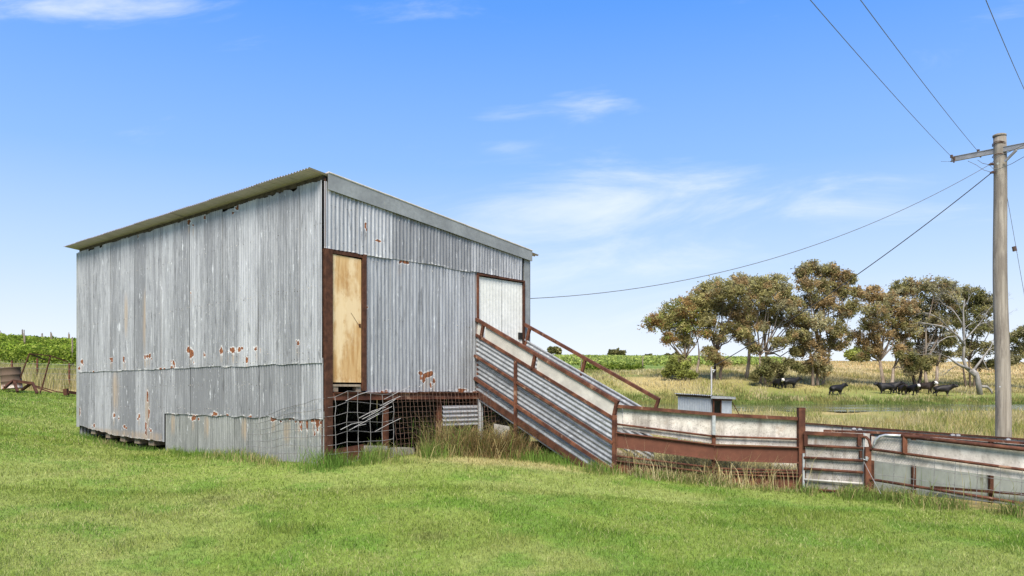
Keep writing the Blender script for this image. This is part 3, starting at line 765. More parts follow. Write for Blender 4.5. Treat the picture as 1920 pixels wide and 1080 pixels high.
# ================================================================== YARD FENCES
def on_line(px, P, D):
    """point of the horizontal line P + k*D seen in photo column px -> distance Y"""
    t = (px - 960) / F
    k = (t * P[1] - P[0]) / (D[0] - t * D[1])
    return P[1] + k * D[1]
DN = (0.7525, -0.6586)                       # the fences run parallel to the ramp
A_ = (1.62, 12.5); B_ = (3.21, 12.5); C_ = (4.47, 12.2)
def fa(px, py, back=0.0):
    if px <= 1340: Y = on_line(px, A_, (B_[0]-A_[0], B_[1]-A_[1]))
    else: Y = on_line(px, B_, (C_[0]-B_[0], C_[1]-B_[1]))
    return at(px, py, Y + back)
NRM = V((0, -1, 0))
def ground_pt(p, dz=-.12): return V((p[0], p[1], float(gz(p[0], p[1])) + dz))

f1 = thing('yard_fence', 'rusty steel yard fence with stained white boards and wide brown channel beside the ramp', 'fence', ground_pt(fa(1340, 900), 0))
def rail(name, pts, w, h, mat, parent, fn):
    mb = MB(); P = [fn(*p) for p in pts]
    for a, b in zip(P[:-1], P[1:]): mb.bar(a, b, w, h)
    return mb.build(name, mat, parent)
def pipe(name, pts, r, mat, parent, fn, n=7):
    mb = MB(); mb.tube([fn(*p) for p in pts], r, n); return mb.build(name, mat, parent, True)
rail('top_rail', [(1156,761.5),(1338,776.5)], .06, .052, M['rust'], f1, fa)
rail('top_rail', [(1339,777),(1496,785)], .06, .052, M['rust'], f1, fa)
pipe('pipe_rail', [(1154,795),(1337,818)], .017, M['rust'], f1, fa)
pipe('pipe_rail', [(1340,818),(1497,823.5)], .017, M['rust'], f1, fa)
def channel(pl, pr, h, name='channel', mat=None):
    mb = MB(); a, b = fa(*pl), fa(*pr); hz = V((0,0,h))
    n = V((b.y-a.y, -(b.x-a.x), 0)).normalized()
    if n.y > 0: n = -n
    mb.quadslab(a-hz, b-hz, b, a, n, .012)
    for z in (0, -h):
        mb.bar(a + n*.018 + V((0,0,z)), b + n*.018 + V((0,0,z)), .06, .016)
    return mb.build(name, mat or M['channel'], f1)
channel((1149,810), (1339,833.5), .232); channel((1341,834), (1497,838.5), .24)
pipe('pipe_rail', [(1152,854.5),(1337,877)], .017, M['rust'], f1, fa)
pipe('pipe_rail', [(1340,878.5),(1497,883)], .019, M['rust'], f1, fa)
channel((1150,863), (1338,886), .21, 'kick_board', M['rust']); channel((1341,884), (1497,887), .26, 'kick_board', M['rust'])
pipe('kick_ridge', [(1341,889),(1497,894)], .014, M['rust'], f1, lambda x, y: fa(x, y, -.03))
p = fa(1152, 757); mb = MB(); mb.bar(ground_pt(p), p + V((0,0,-.18)), .07, .07); mb.build('post', M['rust'], f1)
p = fa(1338, 816, .03); mb = MB(); mb.bar(ground_pt(p), p, .055, .055); mb.build('post', M['rust'], f1)
p = fa(1338, 779, -.03); mb = MB(); mb.bar(fa(1338, 815, -.03), p, .05, .05); mb.build('galvanised_stub', M['galv'], f1)
p = fa(1502, 765); mb = MB(); mb.bar(ground_pt(p), p, .10, .10); mb.build('tall_post', M['rust'], f1)
mb = MB(); mb.bar(p, p + V((0,0,.006)), .106, .106); mb.build('post_cap', M['rustd'], f1)
def board(pts, mat, parent, fn, th=.01, name='white_board'):
    q = [fn(*p) for p in pts]; mb = MB(); mb.quadslab(q[0], q[1], q[2], q[3], NRM, th); return mb.build(name, mat, parent)
bk = lambda x, y: fa(x, y, .045)
board([(1168,806),(1336,831),(1336,776),(1168,762)], M['board'], f1, bk)
board([(1154,807),(1167.3,809),(1167.3,760),(1158,756)], M['fibro'], f1, lambda x, y: fa(x, y, .06), name='white_strip')
board([(1341,832),(1496,837),(1496,784),(1341,777)], M['board'], f1, bk)

# ---- gate between the tall post and the latch post
gL, gR = (4.50, 12.1), (5.235, 11.76)
def ga(px, py, back=0.0):
    return at(px, py, on_line(px, gL, (gR[0]-gL[0], gR[1]-gL[1])) + back)
gate = thing('yard_gate', 'small rusty barred gate backed with a dirty white sheet and wire netting', 'gate', ground_pt(ga(1565, 925), 0))
rail('top_bar', [(1507,811.5),(1619,817)], .05, .055, M['rust'], gate, ga)
for (l, r) in ((835,840.5),(858,864),(878.5,886)):
    pipe('bar', [(1507,l),(1619,r)], .021, M['rust'], gate, ga)
pipe('bar', [(1508,899),(1618,907)], .017, M['fibro'], gate, ga)
pipe('bar', [(1519,917.5),(1619,925)], .019, M['rust'], gate, ga)
for x in (1510.5, 1611): 
    mb = MB(); mb.bar(ga(x, 836, -.005), ga(x, 814, -.005), .055, .04, (0,1,0)); mb.build('short_stile', M['rust'], gate)
mb = MB(); mb.bar(ga(1619.5, 928, .01), ga(1619.5, 812, .01), .028, .028, (0,1,0)); mb.build('stile', M['galv'], gate)
mb = MB(); mb.bar(ga(1506.5, 915, .01), ga(1506.5, 850, .01), .03, .03, (0,1,0)); mb.build('stile', M['galv'], gate)
board([(1511,916),(1563,922),(1563,816),(1511,813)], M['boarddirty'], gate, lambda x, y: ga(x, y, .035))
board([(1563.6,926),(1618,934),(1618,819),(1563.6,816)], M['board'], gate, lambda x, y: ga(x, y, .04))
def hexnet(fn, x0, x1, top, bot, cell, r=.0016):
    """wire netting between two pixel columns; top/bot give rows at a column"""
    mb = MB(); a = fn(x0, top(x0)); b = fn(x1, top(x1)); c = fn(x0, bot(x0)); d = fn(x1, bot(x1))
    Lw = (b - a).length; Lh = (c - a).length
    P = lambda s, t: a.lerp(b, s).lerp(c.lerp(d, s), t)
    nx = int(Lw / cell); ny = int(Lh / (cell * .8))
    for j in range(ny):
        for i in range(nx):
            s0 = (i + (.5 if j % 2 else 0)) / nx; t0 = j / ny
            for ds in (-.5, .5):
                s1 = s0 + ds / nx
                if 0 <= s0 <= 1 and 0 <= s1 <= 1:
                    mb.tube([P(s0, t0), P(s0, t0 + .45 / ny), P(s1, t0 + 1 / ny)], r, 3, False)
    return mb
nb = hexnet(lambda x, y: ga(x, y, .028), 1564, 1617, lambda x: 818, lambda x: 930, .032)
tag(nb.build('wire_netting', M['wire'], gate), kind='stuff')
mb = MB(); p = ga(1613.5, 845, -.01); mb.bar(p + V((0,0,-.11)), p, .035, .03, (0,1,0)); mb.build('latch', M['rustd'], gate)

# ---- near long fence on the right
P2_ = (5.26, 11.7)
def fb(px, py, back=0.0): return at(px, py, on_line(px, P2_, DN) + back)
f2 = thing('yard_fence', 'rusty pipe fence with netted white sheet running off to the right of the small gate', 'fence', ground_pt(fb(1780, 930), 0))
XE = 2120
p = fb(1627, 838); mb = MB(); mb.bar(ground_pt(p), p, .085, .05, (0,1,0)); mb.build('latch_post', M['rust'], f2)
mb = MB(); mb.bar(fb(1624.5, 862, -.05), fb(1624.5, 856, -.05), .03, .03, (0,1,0)); mb.tube([fb(1619,861,-.06), fb(1626,864,-.06), fb(1629,858,-.06)], .006, 4); mb.build('latch', M['galv'], f2)
pipe('corner_bend', [(1617,819),(1624,820),(1629,825),(1632,835),(1632.5,845)], .022, M['rust'], f2, lambda x, y: fb(x, y, .02))
pipe('top_rail', [(1690,817),(1920,842.5),(XE,864.5)], .030, M['rust'], f2, fb, 9)
pipe('galvanised_bend', [(1637,840),(1638.5,832),(1643,824),(1650,818.5),(1660,816),(1690,817)], .020, M['galv'], f2, fb, 9)
mb = MB(); mb.bar(fb(1696, 849), fb(1696, 818), .065, .04, (0,1,0)); mb.build('short_post', M['rust'], f2)
pipe('mid_rail', [(1632,842),(1920,881),(XE,908)], .021, M['rust'], f2, fb)
pipe('bottom_rail', [(1631,898.5),(1920,944.5),(XE,976)], .021, M['rust'], f2, fb)
bk2 = lambda x, y: fb(x, y, .05)
board([(1634,863),(1925,900),(1925,845),(1634,818)], M['boardclean'], f2, bk2)
board([(1926,900),(XE,925),(XE,866),(1926,845)], M['boardclean'], f2, bk2)
nb = hexnet(lambda x, y: fb(x, y, .03), 1642, 1735, lambda x: 818 + (x - 1642) * .1, lambda x: 863 + (x - 1642) * .13, .036)
tag(nb.build('wire_netting', M['wire'], f2), kind='stuff')
for x in (1643, 1677, 1715, 1753, 1792, 1834, 1876, 1917, 1960, 2005):
    mb = MB(); y0 = 842 + (x - 1632) * .1354; y1 = 899 + (x - 1632) * .16 + 14
    mb.tube([fb(x, y0, -.01), fb(x - 1 + random.uniform(-1, 1), (y0 + y1) / 2, -.02), fb(x - 3 + random.uniform(-1.5, 1.5), y1, -.01)], .0045, 4); mb.build('wire_stay', M['wire'], f2)
for k, (ya, yb) in enumerate(((866, 905), (888, 928), (905, 950))):
    mb = MB(); mb.tube([fb(x, ya + (yb - ya) * (x - 1640) / 280 + random.uniform(-1.2, 1.2), -.02) for x in range(1640, XE, 22)], .0035, 4); mb.build('wire_strand', M['wire'], f2)
mb = MB(); mb.tube([fb(1620, 866, -.05), fb(1634, 893, -.2), fb(1652, 926, -.35)], .004, 4)
tag(mb.build('tie_rope', M['wirebright'], f2))

# ---- middle fence with pale green sheet
PB_ = (6.42 - .30, 11.35 - .05)
PB_ = (.6486 * 11.05, 11.05)
def fc(px, py, back=0.0): return at(px, py, on_line(px, PB_, DN) + back)
f3 = thing('yard_fence', 'low pale green sheet fence with a brown rail standing between two white fences', 'fence', ground_pt(fc(1750, 900), 0))
rail('top_rail', [(1545,807.5),(1700,813),(1920,831)], .06, .035, M['rust'], f3, fc)
rail('top_rail', [(1921,831),(XE,846)], .06, .035, M['rust'], f3, fc)
for xa, xb in ((1632, 1711), (1715.5, 1856), (1861, 2000), (2004, XE)):
    g0, g1 = ground_pt(fc(xa, 900, .02)), ground_pt(fc(xb, 900, .02)); tz = lambda x: 813 + (x - 1700) * .083
    a, b = fc(xa, tz(xa) + 3, .02), fc(xb, tz(xb) + 3, .02)
    mb = MB(); mb.quadslab(g0, g1, b, a, NRM, .008); mb.build('green_sheet', M['greenwall'], f3)
for x in (1635, 1713, 1858, 2002):
    p = fc(x, 815 + max(0, (x - 1700)) * .083); mb = MB(); mb.bar(ground_pt(p), p, .05, .05); mb.build('post', M['rustd'], f3)
rail('low_rail', [(1745,913),(1920,927),(XE,943)], .03, .035, M['rustd'], f3, lambda x, y: fc(x, y, -.05))
for x, y in ((1601, 806), (1612, 807), (1786, 817.5), (1796, 818), (1890, 826)):
    mb = MB(); p = fc(x, y - 1, .02); mb.tube([p + V((-.03,0,0)), p + V((.03,0,0))], .020, 7); mb.tube([p + V((0,0,-.03)), p + V((0,0,.028))], .012, 6); mb.build('hinge_clamp', M['steel'], f3)
# ---- far white fence
PA_ = (.6486 * 11.8, 11.8)
def fd(px, py, back=0.0): return at(px, py, on_line(px, PA_, DN) + back)
f4 = thing('yard_fence', 'long white board fence with thin rusty top edge just before the power pole', 'fence', ground_pt(fd(1750, 900), 0))
rail('top_rail', [(1440,788.5),(1510,793.5),(1920,823.5),(XE,838)], .04, .022, M['rustd'], f4, fd)
for xa, xb in ((1440, 1560), (1561, 1700), (1701, 1850), (1851, 2000), (2001, XE)):
    tz = lambda x: 793.5 + (x - 1510) * .0732
    a, b = fd(xa, tz(xa) + 1, .015), fd(xb, tz(xb) + 1, .015)
    mb = MB(); mb.quadslab(ground_pt(a), ground_pt(b), b, a, NRM, .01); mb.build('white_board', M['boardclean'], f4)
for x in (1445, 1580, 1720, 1870, 2010):
    p = fd(x, 796 + (x - 1510) * .0732, .04); mb = MB(); mb.bar(ground_pt(p), p, .05, .05); mb.build('post', M['rust'], f4)

# ================================================================== WIRE AND ODDMENTS UNDER THE SHED
rw = random.Random(11)
def wiremesh(name, fn, ss_, tt_, r, mat, parent, wob=.01):
    mb = MB()
    off = {}
    def Q(i, j):
        if (i, j) not in off: off[(i, j)] = V((rw.uniform(-wob, wob), rw.uniform(-wob, wob), rw.uniform(-wob, wob)))
        return fn(ss_[i], tt_[j]) + off[(i, j)]
    for i in range(len(ss_)): mb.tube([Q(i, j) for j in range(len(tt_))], r, 3)
    for j in range(len(tt_)): mb.tube([Q(i, j) for i in range(len(ss_))], r, 3)
    return mb.build(name, mat, parent)
# field-fence netting bent round the corner post
def nf(s, t):
    sag = .10 * math.sin(min(max(s + 2.0, 0), 2) * 1.6)
    if s < 0: p = S(-.10 - .06 * math.sin(s * 2), -s, 0)
    else: p = S(s, -.14 - .05 * s, 0)
    g = float(gz(p.x, p.y)) - EYE
    top = -.42 + .33 * sstep(-2, .2, s) if s < .3 else -.02
    return V((p.x, p.y, EYE + (g + .02) * (1 - t) + (float(top) + .03 * math.sin(s * 5)) * t))
net = thing('wire_netting', 'grey field-fence netting bent around the rusty corner post of the shed', 'netting', ground_pt(S(-.1, -.1, 0), 0))
o = wiremesh('mesh', nf, [-1.95,-1.62,-1.33,-1.02,-.70,-.38,-.12,.10,.32,.52,.75,.98,1.20], np.linspace(0, 1, 8), .0042, M['wire'], net, .014)
tag(o, kind='stuff')
mb_l = []
for k in range(11):
    a = .18 + .085 * k + rw.uniform(-.02, .02); z = -.10 - .62 * rw.random()
    mb = MB(); l = rw.uniform(.25, .5); mb.tube([S(a, -.17, z), S(a + l * .5, -.2, z + l * .22), S(a + l, -.22, z + l * .40 + rw.uniform(-.04, .04))], .0052, 4); mb.build('loose_wire', M['wirebright'], net)
# rusty welded mesh in front of the gap
wm = thing('welded_mesh', 'rusty square welded mesh panel leaning across the gap under the shed floor', 'mesh panel', ground_pt(S(2.5, -.3, 0), 0))
def wf(s, t):
    p = S(1.25 + 2.75 * s, -.13 - .35 * s - .12 * (1 - t), 0); g = float(gz(p.x, p.y)) - EYE
    return V((p.x, p.y, EYE + (g + .05) * (1 - t) + (.01 - .02 * s + .012 * math.sin(s * 9)) * t))
o = wiremesh('mesh', wf, np.linspace(0, 1, 36), np.linspace(0, 1, 13), .0026, M['wirerust'], wm, .006); tag(o, kind='stuff')
# loose corrugated sheet behind the mesh, corrugations level
ls = thing('loose_sheet', 'pale corrugated sheet lying on edge behind the rusty mesh under the shed', 'iron sheet', ground_pt(S(2.9, .1, 0), 0))
P = lambda aa, z, o: S(z, .0 - o, aa)
sheet('corrugated_sheet', P, -.60, -.24, 2.45, 3.36, M['zinc'], .05, ls, tone=.22, step=.3, seed=500, amp=.012)
st2 = thing('loose_sheet', 'narrow upright strip of pale iron beside the ramp under the shed floor', 'iron sheet', ground_pt(S(3.35, -.1, 0), 0))
sheet('corrugated_strip', PD, 3.28, 3.42, -1.0, -.12, M['zinc'], .10, st2, tone=.25, step=.3, seed=501)
fp = thing('fibro_offcut', 'grey fibro offcut standing under the ramp behind dry weeds', 'board', ground_pt(R(3.2, .5, 0), 0))
mb = MB(); mb.quadslab(R(3.15,.62,-1.25), R(3.15,.98,-1.25), R(3.15,.98,-.60), R(3.15,.62,-.56), -VV_, .012); mb.build('board', M['concrete'], fp)
rp = thing('rusty_plate', 'rusty iron plate lying on edge at the foot of the brown corner post', 'plate', ground_pt(S(.45, -.05, 0), 0))
mb = MB(); mb.quadslab(S(.16,-.03,-1.1), S(.72,-.05,-1.1), S(.72,-.05,-.83), S(.16,-.03,-.88), -UV_, .02); mb.build('plate', M['rust'], rp)
for a, w, h, lab in ((.78, .42, .20, 'grey concrete block in the gap beside the rusty plate'), (1.42, .36, .13, 'low flat stone block beneath the rusty welded mesh')):
    mb = MB(); p = S(a, -.02, 0); g = float(gz(p.x, p.y)) - EYE
    mb.quadslab(S(a,-.04,g-.05), S(a+w,-.06,g-.05), S(a+w,-.06,g+h), S(a+.02,-.04,g+h+.02), -UV_, .2)
    o = mb.build('concrete_block', M['concrete']); tag(o, lab, 'block')

# ================================================================== POWER POLE AND LINES
PX, PY = (1881 - 960) / F * 19.0, 19.0
pz = float(gz(PX, PY))
pole = thing('power_pole', 'tall weathered round timber power pole behind the white fence', 'power pole', (PX, PY, pz))
lean = lambda z: V((PX - .10 * (z - pz) / 7.8, PY, z))
ztop = at(1873, 255, PY).z
mb = MB(); hs = np.linspace(pz - .4, ztop, 26)
mb.tube([lean(h) + V((.02 * math.sin(h * 1.1), 0, 0)) for h in hs], [.178 - .040 * i / 25 for i in range(26)], 20); mb.build('shaft', M['polewood'], pole, True)
mb = MB(); mb.tube([lean(ztop) + V((.01,0,-.02)), lean(ztop) + V((.01,0,.025))], .148, 20); mb.tube([lean(ztop) + V((.01,0,.02)), lean(ztop) + V((.01,0,.04))], .12, 20); mb.build('pole_cap', M['polewood'], pole, True)
def pp(px, py, dy=0.0): return at(px, py, PY + dy)
# cross-arm goes towards the camera's right
ca0, ca1 = pp(1776, 302.5, 1.12), pp(1990, 262, -1.1)
ax = (ca1 - ca0).normalized()
sh = V((0, -.19, 0))
mb = MB(); mb.bar(ca0 + sh, ca1 + sh, .015, .12); 
for dz in (.055, -.055): mb.bar(ca0 + sh + V((0,.03,dz)), ca1 + sh + V((0,.03,dz)), .07, .012)
mb.build('cross_arm', M['steel'], pole)
mb = MB(); mb.bar(pp(1884, 303, -.2), pp(1906, 281, -.45), .04, .05); mb.build('arm_brace', M['steel'], pole)
mb = MB()
for z_ in (268.5, 271, 292): mb.tube([lean(pp(1873, z_).z) + V((.145*math.cos(q), .145*math.sin(q), .02*math.sin(q*2))) for q in np.linspace(0, 2*math.pi, 17)], .008, 4)
mb.build('pole_strap', M['rustd'], pole)
mb = MB(); mb.tube([pp(1871, 306.5, -.16), pp(1871, 306.5, -.23)], .028, 8); mb.build('bolt_plate', M['galv'], pole)
mb = MB(); mb.tube([pp(1875, 725, -.17), pp(1875, 725, -.20)], .02, 8); mb.build('bolt_plate', M['galv'], pole)
ins = []
for (x, y, d) in ((1786, 296, .85), (1836, 286, .4)):
    mb = MB(); p = pp(x, y, d)
    mb.tube([p + V((-.03,0,.0)), p + V((-.02,0,.07))], [.03, .035], 8); mb.tube([p + V((-.06,-.02,.06)), p + V((.05,.0,-.05))], .018, 6); mb.bar(p + V((.06,0,.02)), p + V((.03,0,-.12)), .025, .03)
    mb.build('insulator', M['ceramic'], pole); ins.append(p + V((-.03,0,.03)))
for (x, y) in ((1858, 307.5), (1860.5, 323)):
    mb = MB(); p = pp(x, y, -.05); mb.tube([p + V((.06,0,-.005)), p + V((0,0,0)), p + V((-.05,0,-.02))], [.03,.035,.02], 7); mb.build('insulator', M['ceramic'], pole)
def wire(name, p0, p1, sag, r, mat, label, n=30, cat='cable'):
    mb = MB(); p0 = V(p0); p1 = V(p1)
    mb.tube([p0.lerp(p1, k / n) - V((0,0,4 * sag * (k/n) * (1-k/n))) for k in range(n + 1)], r, 5)
    o = mb.build(name, mat, None); tag(o, label, cat)
wire('power_line', ins[0], at(1518 - 40, -48, 9.0), .05, .0055, M['cable'], 'thin overhead wire from the left tip of the pole cross-arm', cat='power line')
wire('power_line', ins[1], at(1615 - 40, -52, 9.0), .05, .0055, M['cable'], 'thin overhead wire from the insulator nearer the pole', cat='power line')
wire('power_line', at(1938, 205, 17.2), at(1830, -45, 9.0), .04, .0055, M['cable'], 'thin overhead wire in the top right corner beyond the pole', cat='power line')
wire('service_line', pp(1855, 309, -.05), S(DL, .4, 1.87), .72, .0075, M['cable'], 'sagging twisted service cable from the pole to the shed', cat='cable')
mastp = G(1335, 21.5); mast_top = at(1334, 688, 21.5)
wire('service_line', pp(1859, 324, -.05), mast_top + V((.02, 0, .0)), .22, .0115, M['black'], 'thick black cable from the pole down to the pump mast', cat='cable')
wire('stay_wire', pp(1885, 350, .0), at(1936, 640, 19.6), 0, .0055, M['cable'], 'thin stay wire with a rusty insulator right of the pole', 4)
mb = MB(); mb.tube([at(1901, 462, 19.2), at(1903, 471, 19.2)], .05, 7); mb.build('stay_insulator', M['ceramic'], bpy.data.objects['stay_wire'])
mb = MB()
mb.tube([pp(1815, 302, .6), pp(1830, 309, .4), pp(1845, 319, .1), pp(1858, 322.5, -.05)], .006, 4)
mb.tube([pp(1833, 300, .4), pp(1842, 306, .2), pp(1855, 309, 0), pp(1862, 316, -.17), pp(1872, 317, -.2), pp(1897, 307, -.4), pp(1925, 291, -.7)], .007, 4)
mb.tube([pp(1860, 306, -.1), pp(1868, 295, -.2), pp(1880, 290, -.25), pp(1905, 279, -.5), pp(1925, 269, -.8)], .008, 4)
mb.tube([pp(1786, 302, .9), pp(1775, 303, .95), pp(1764, 302.5, .95)], .004, 4)
mb.build('jumper_leads', M['cable'], pole)

# ================================================================== PUMP HUT AND MAST
hut = thing('pump_hut', 'small grey corrugated pump hut by the dam with a dark side opening', 'hut', G(1320, 22))
def hp(px, py, Y): return at(px, py, Y)
h0, h1, h2 = V(at(1271, 741, 22.6)), V(at(1333, 745, 21.4)), V(at(1372, 746, 22.2))
h3 = h0 + (h2 - h1)
for h in (h0, h1, h2, h3): pass
def wall(a, b, za, zb, name, mat, parent, rib=True):
    a = V(a); b = V(b); d = (b - a); d.z = 0; L = d.length; d.normalize(); n = V((d.y, -d.x, 0))
    if n.y > 0: n = -n
    P = lambda aa, z, o: V((a.x, a.y, 0)) + d * aa + n * o + V((0, 0, z))
    return sheet(name, P, 0, L, float(gz(a.x, a.y)) - .05, lambda aa: za + (zb - za) * aa / L, mat, .0, parent, step=.4, pitch=.07, amp=.006, per=6, dents=.001)
wall(h0, h1, h0.z, h1.z, 'front_sheet', M['hut'], hut)
wall(h3, h2, h3.z, h2.z, 'back_sheet', M['hut'], hut)
wall(h0, h3, h0.z, h3.z, 'end_sheet', M['hut'], hut)
m1 = h1.lerp(h2, .12); m2 = h1.lerp(h2, .47)
wall(m2, h2, m2.z - .03, h2.z - .03, 'side_door', M['hut'], hut)
mb = MB(); mb.bar(V((m1.x, m1.y, float(gz(*m1.xy)))), m1 + V((0,0,-.04)), .035, .035); mb.build('door_stile', M['rust'], hut)
mb = MB(); mb.bar(V((m2.x, m2.y, float(gz(*m2.xy)))), m2 + V((0,-.01,-.04)), .03, .03); mb.build('door_stile', M['rustd'], hut)
mb = MB(); mb.bar(m1 + V((0,-.01,-.06)), h2 + V((0,-.01,-.06)), .03, .04); mb.build('door_head', M['rustd'], hut)
mb = MB(); mb.tube([h2 + V((.01,-.02,-.12)), V((*(h2 + V((.35, -.05, 0))).xy, h2.z - .75))], .012, 5); mb.build('prop', M['rustd'], hut)
dxr = (h1 - h0); dxr.z = 0; dyr = (h2 - h1); dyr.z = 0
ex, ey = dxr.normalized(), dyr.normalized()
Lx, Ly = dxr.length, dyr.length
o0 = h0 + V((0, 0, .035))
P = lambda aa, z, o: o0 + ex * aa + ey * z + V((0, 0, (h1.z - h0.z) * aa / Lx + .01 + o))
P_ = lambda aa, z, o: P(aa, z, o - .045 * (z / Ly))
sheet('roof_sheet', P_, -.06, Lx + .10, -.10, Ly + .10, M['zinc'], .0, hut, tone=.15, step=.2, amp=.012)
mb = MB(); mb.bar(o0 + ex * -.05 - ey * .02 + V((0,0,-.03)), o0 + ex * (Lx + .06) - ey * .02 + V((0,0,h1.z-h0.z-.03)), .03, .05); mb.build('fascia', M['darktimber'], hut)
mb = MB(); mb.bar(o0 + ex * (Lx+.08) - ey * .08 + V((0,0,h1.z-h0.z-.03)), o0 + ex * (Lx + .08) + ey * (Ly+.08) + V((0,0,h1.z-h0.z-.06)), .03, .07); mb.build('fascia', M['galv'], hut)
mast = thing('cable_mast', 'thin galvanised pipe mast rising beside the pump hut', 'mast', mastp)
mb = MB(); mb.tube([V((mast_top.x, mast_top.y, mastp.z - .2)), mast_top], .021, 8); mb.build('pipe', M['steel'], mast, True)
mb = MB(); mb.tube([mast_top + V((0,0,-.08)), mast_top + V((.10,0,-.09)), mast_top + V((.05,0,-.14))], .02, 6); mb.build('bracket', M['galv'], mast)

# ================================================================== SCRAP ON THE LEFT
JY = 27.0
def jp(px, py, dy=0.0): return at(px, py, JY + dy)
dr = thing('rusty_drum', 'tilted rusty steel drum with a patch of old white paint', 'drum', G(19, JY))
def drum_mat():
    t = NT('drum_rust'); co = t.coord((1,1,1)); n = t.noise(co, 5, 6, .7)
    g = t.N('ShaderNodeSeparateXYZ'); t.l.new(co, g.inputs[0])
    band = t.rng(t.math('ADD', g.outputs[2], t.math('MULTIPLY', n, .25)), .34, .42)
    low = t.mix(t.rng(n, .42, .56), (.17, .06, .03), (.55, .48, .42))
    c = t.mix(band, low, t.mix(n, (.07, .05, .035), (.15, .10, .07)))
    t.bsdf(c, .85, .05, .25, n, .2, .01); return t.m
b0 = jp(22, 720); b1 = jp(19, 689.5)
axd = (b1 - b0); 
prof = [(0,.31),(.03,.325),(.06,.31),(.32,.312),(.345,.328),(.37,.312),(.62,.312),(.645,.328),(.67,.312),(.95,.312),(.97,.328),(1.0,.325)]
mb = MB(); mb.tube([b0 - axd*.3 + axd * 1.3 * t for t, r in prof], [r for t, r in prof], 28); mb.build('shell', drum_mat(), dr, True)
mb = MB(); mb.tube([b0 + axd * .985, b0 + axd * 1.004], .29, 24); mb.build('lid', M['rustd'], dr)
fr = thing('scrap_metal_stand', 'leaning rusty angle-iron frame standing in the grass left of the shed', 'frame', G(80, JY))
def bars(name, segs, r, mat, parent, dys=None):
    for k, s in enumerate(segs):
        mb = MB()
        for a, b in zip(s[:-1], s[1:]): mb.bar(jp(*a), jp(*b), r, r)
        mb.build(name, mat, parent)
bars('strut', [[(55,663),(36,714)],[(95,667,.6),(79,726,.3),(74,740)],[(55,663),(95,667,.6)],[(95,667,.6),(127,678,1.2)],[(55,663),(85,675,1.5)],[(38,716),(80,727,.3),(105,734,.5),(122,737,.6)],[(62,724),(97,736)]], .035, M['rustd'], fr)
tr = thing('scrap_trestle', 'low dark steel trestle lying on the grass in front of the rusty frame', 'trestle', G(42, JY - .4))
bars('top_bar', [[(25,714,-.5),(61,718.5,-.5)]], .085, M['rustd'], tr)
bars('leg', [[(24,714,-.5),(9,727,-.9)],[(26,714,-.5),(33,735,-.9)],[(60,718,-.5),(41,731,-.1)],[(61,718,-.5),(70,738,-.9)]], .075, M['rustd'], tr)
sb = thing('scrap_beam', 'rusty steel beam end lying at the back corner of the shed', 'beam', G(135, JY - 1))
bars('flange', [[(123,729,-1),(125,741,-1)]], .13, M['rustd'], sb)
bars('web', [[(127,735,-1),(150,738,-.6)]], .09, M['rustd'], sb)
wfn = thing('wire_fence', 'old wire fence on rusty star pickets below the vineyard', 'fence', G(70, 32))
FX = [-260, -190, -120, -45, 22.5, 70, 130, 195, 265, 340]
for i, x in enumerate(FX):
    Y = 31.5; g = G(x, Y); mb = MB(); mb.bar(g + V((0,0,-.1)), g + V((0,0,1.06 + .08 * (i % 3))), .055, .055); mb.build('picket', M['rust'], wfn)
mb = MB()
for h in (.15, .4, .62, .82, 1.0):
    mb.tube([G(x, 31.5) + V((0,-.03,h)) for x in FX], .006, 4)
tag(mb.build('wire_strand', M['wire'], wfn), kind='stuff')
# ================================================================== TREES
def leaf_quads(P, L, Wd, col, rg, droop=.5):
    """leaf-sized faces at points P; L, Wd sizes; hanging by 'droop'"""
    n = len(P)
    d = rg.normal(size=(n, 3)); d[:, 2] = d[:, 2] * .7 - droop; d /= np.linalg.norm(d, axis=1)[:, None]
    s = np.cross(d, rg.normal(size=(n, 3))); s /= np.linalg.norm(s, axis=1)[:, None] + 1e-9
    L = np.asarray(L)[:, None] if np.ndim(L) else L; Wd = np.asarray(Wd)[:, None] if np.ndim(Wd) else Wd
    a = P - d * L * .6 + s * Wd * .6; b = P - d * L * .5 - s * Wd * .8; c = P + d * L * .8
    v = np.stack([a, b, c], 1).reshape(-1, 3)
    f = np.arange(3 * n).reshape(n, 3)
    return v, f, np.repeat(col, 3, axis=0)

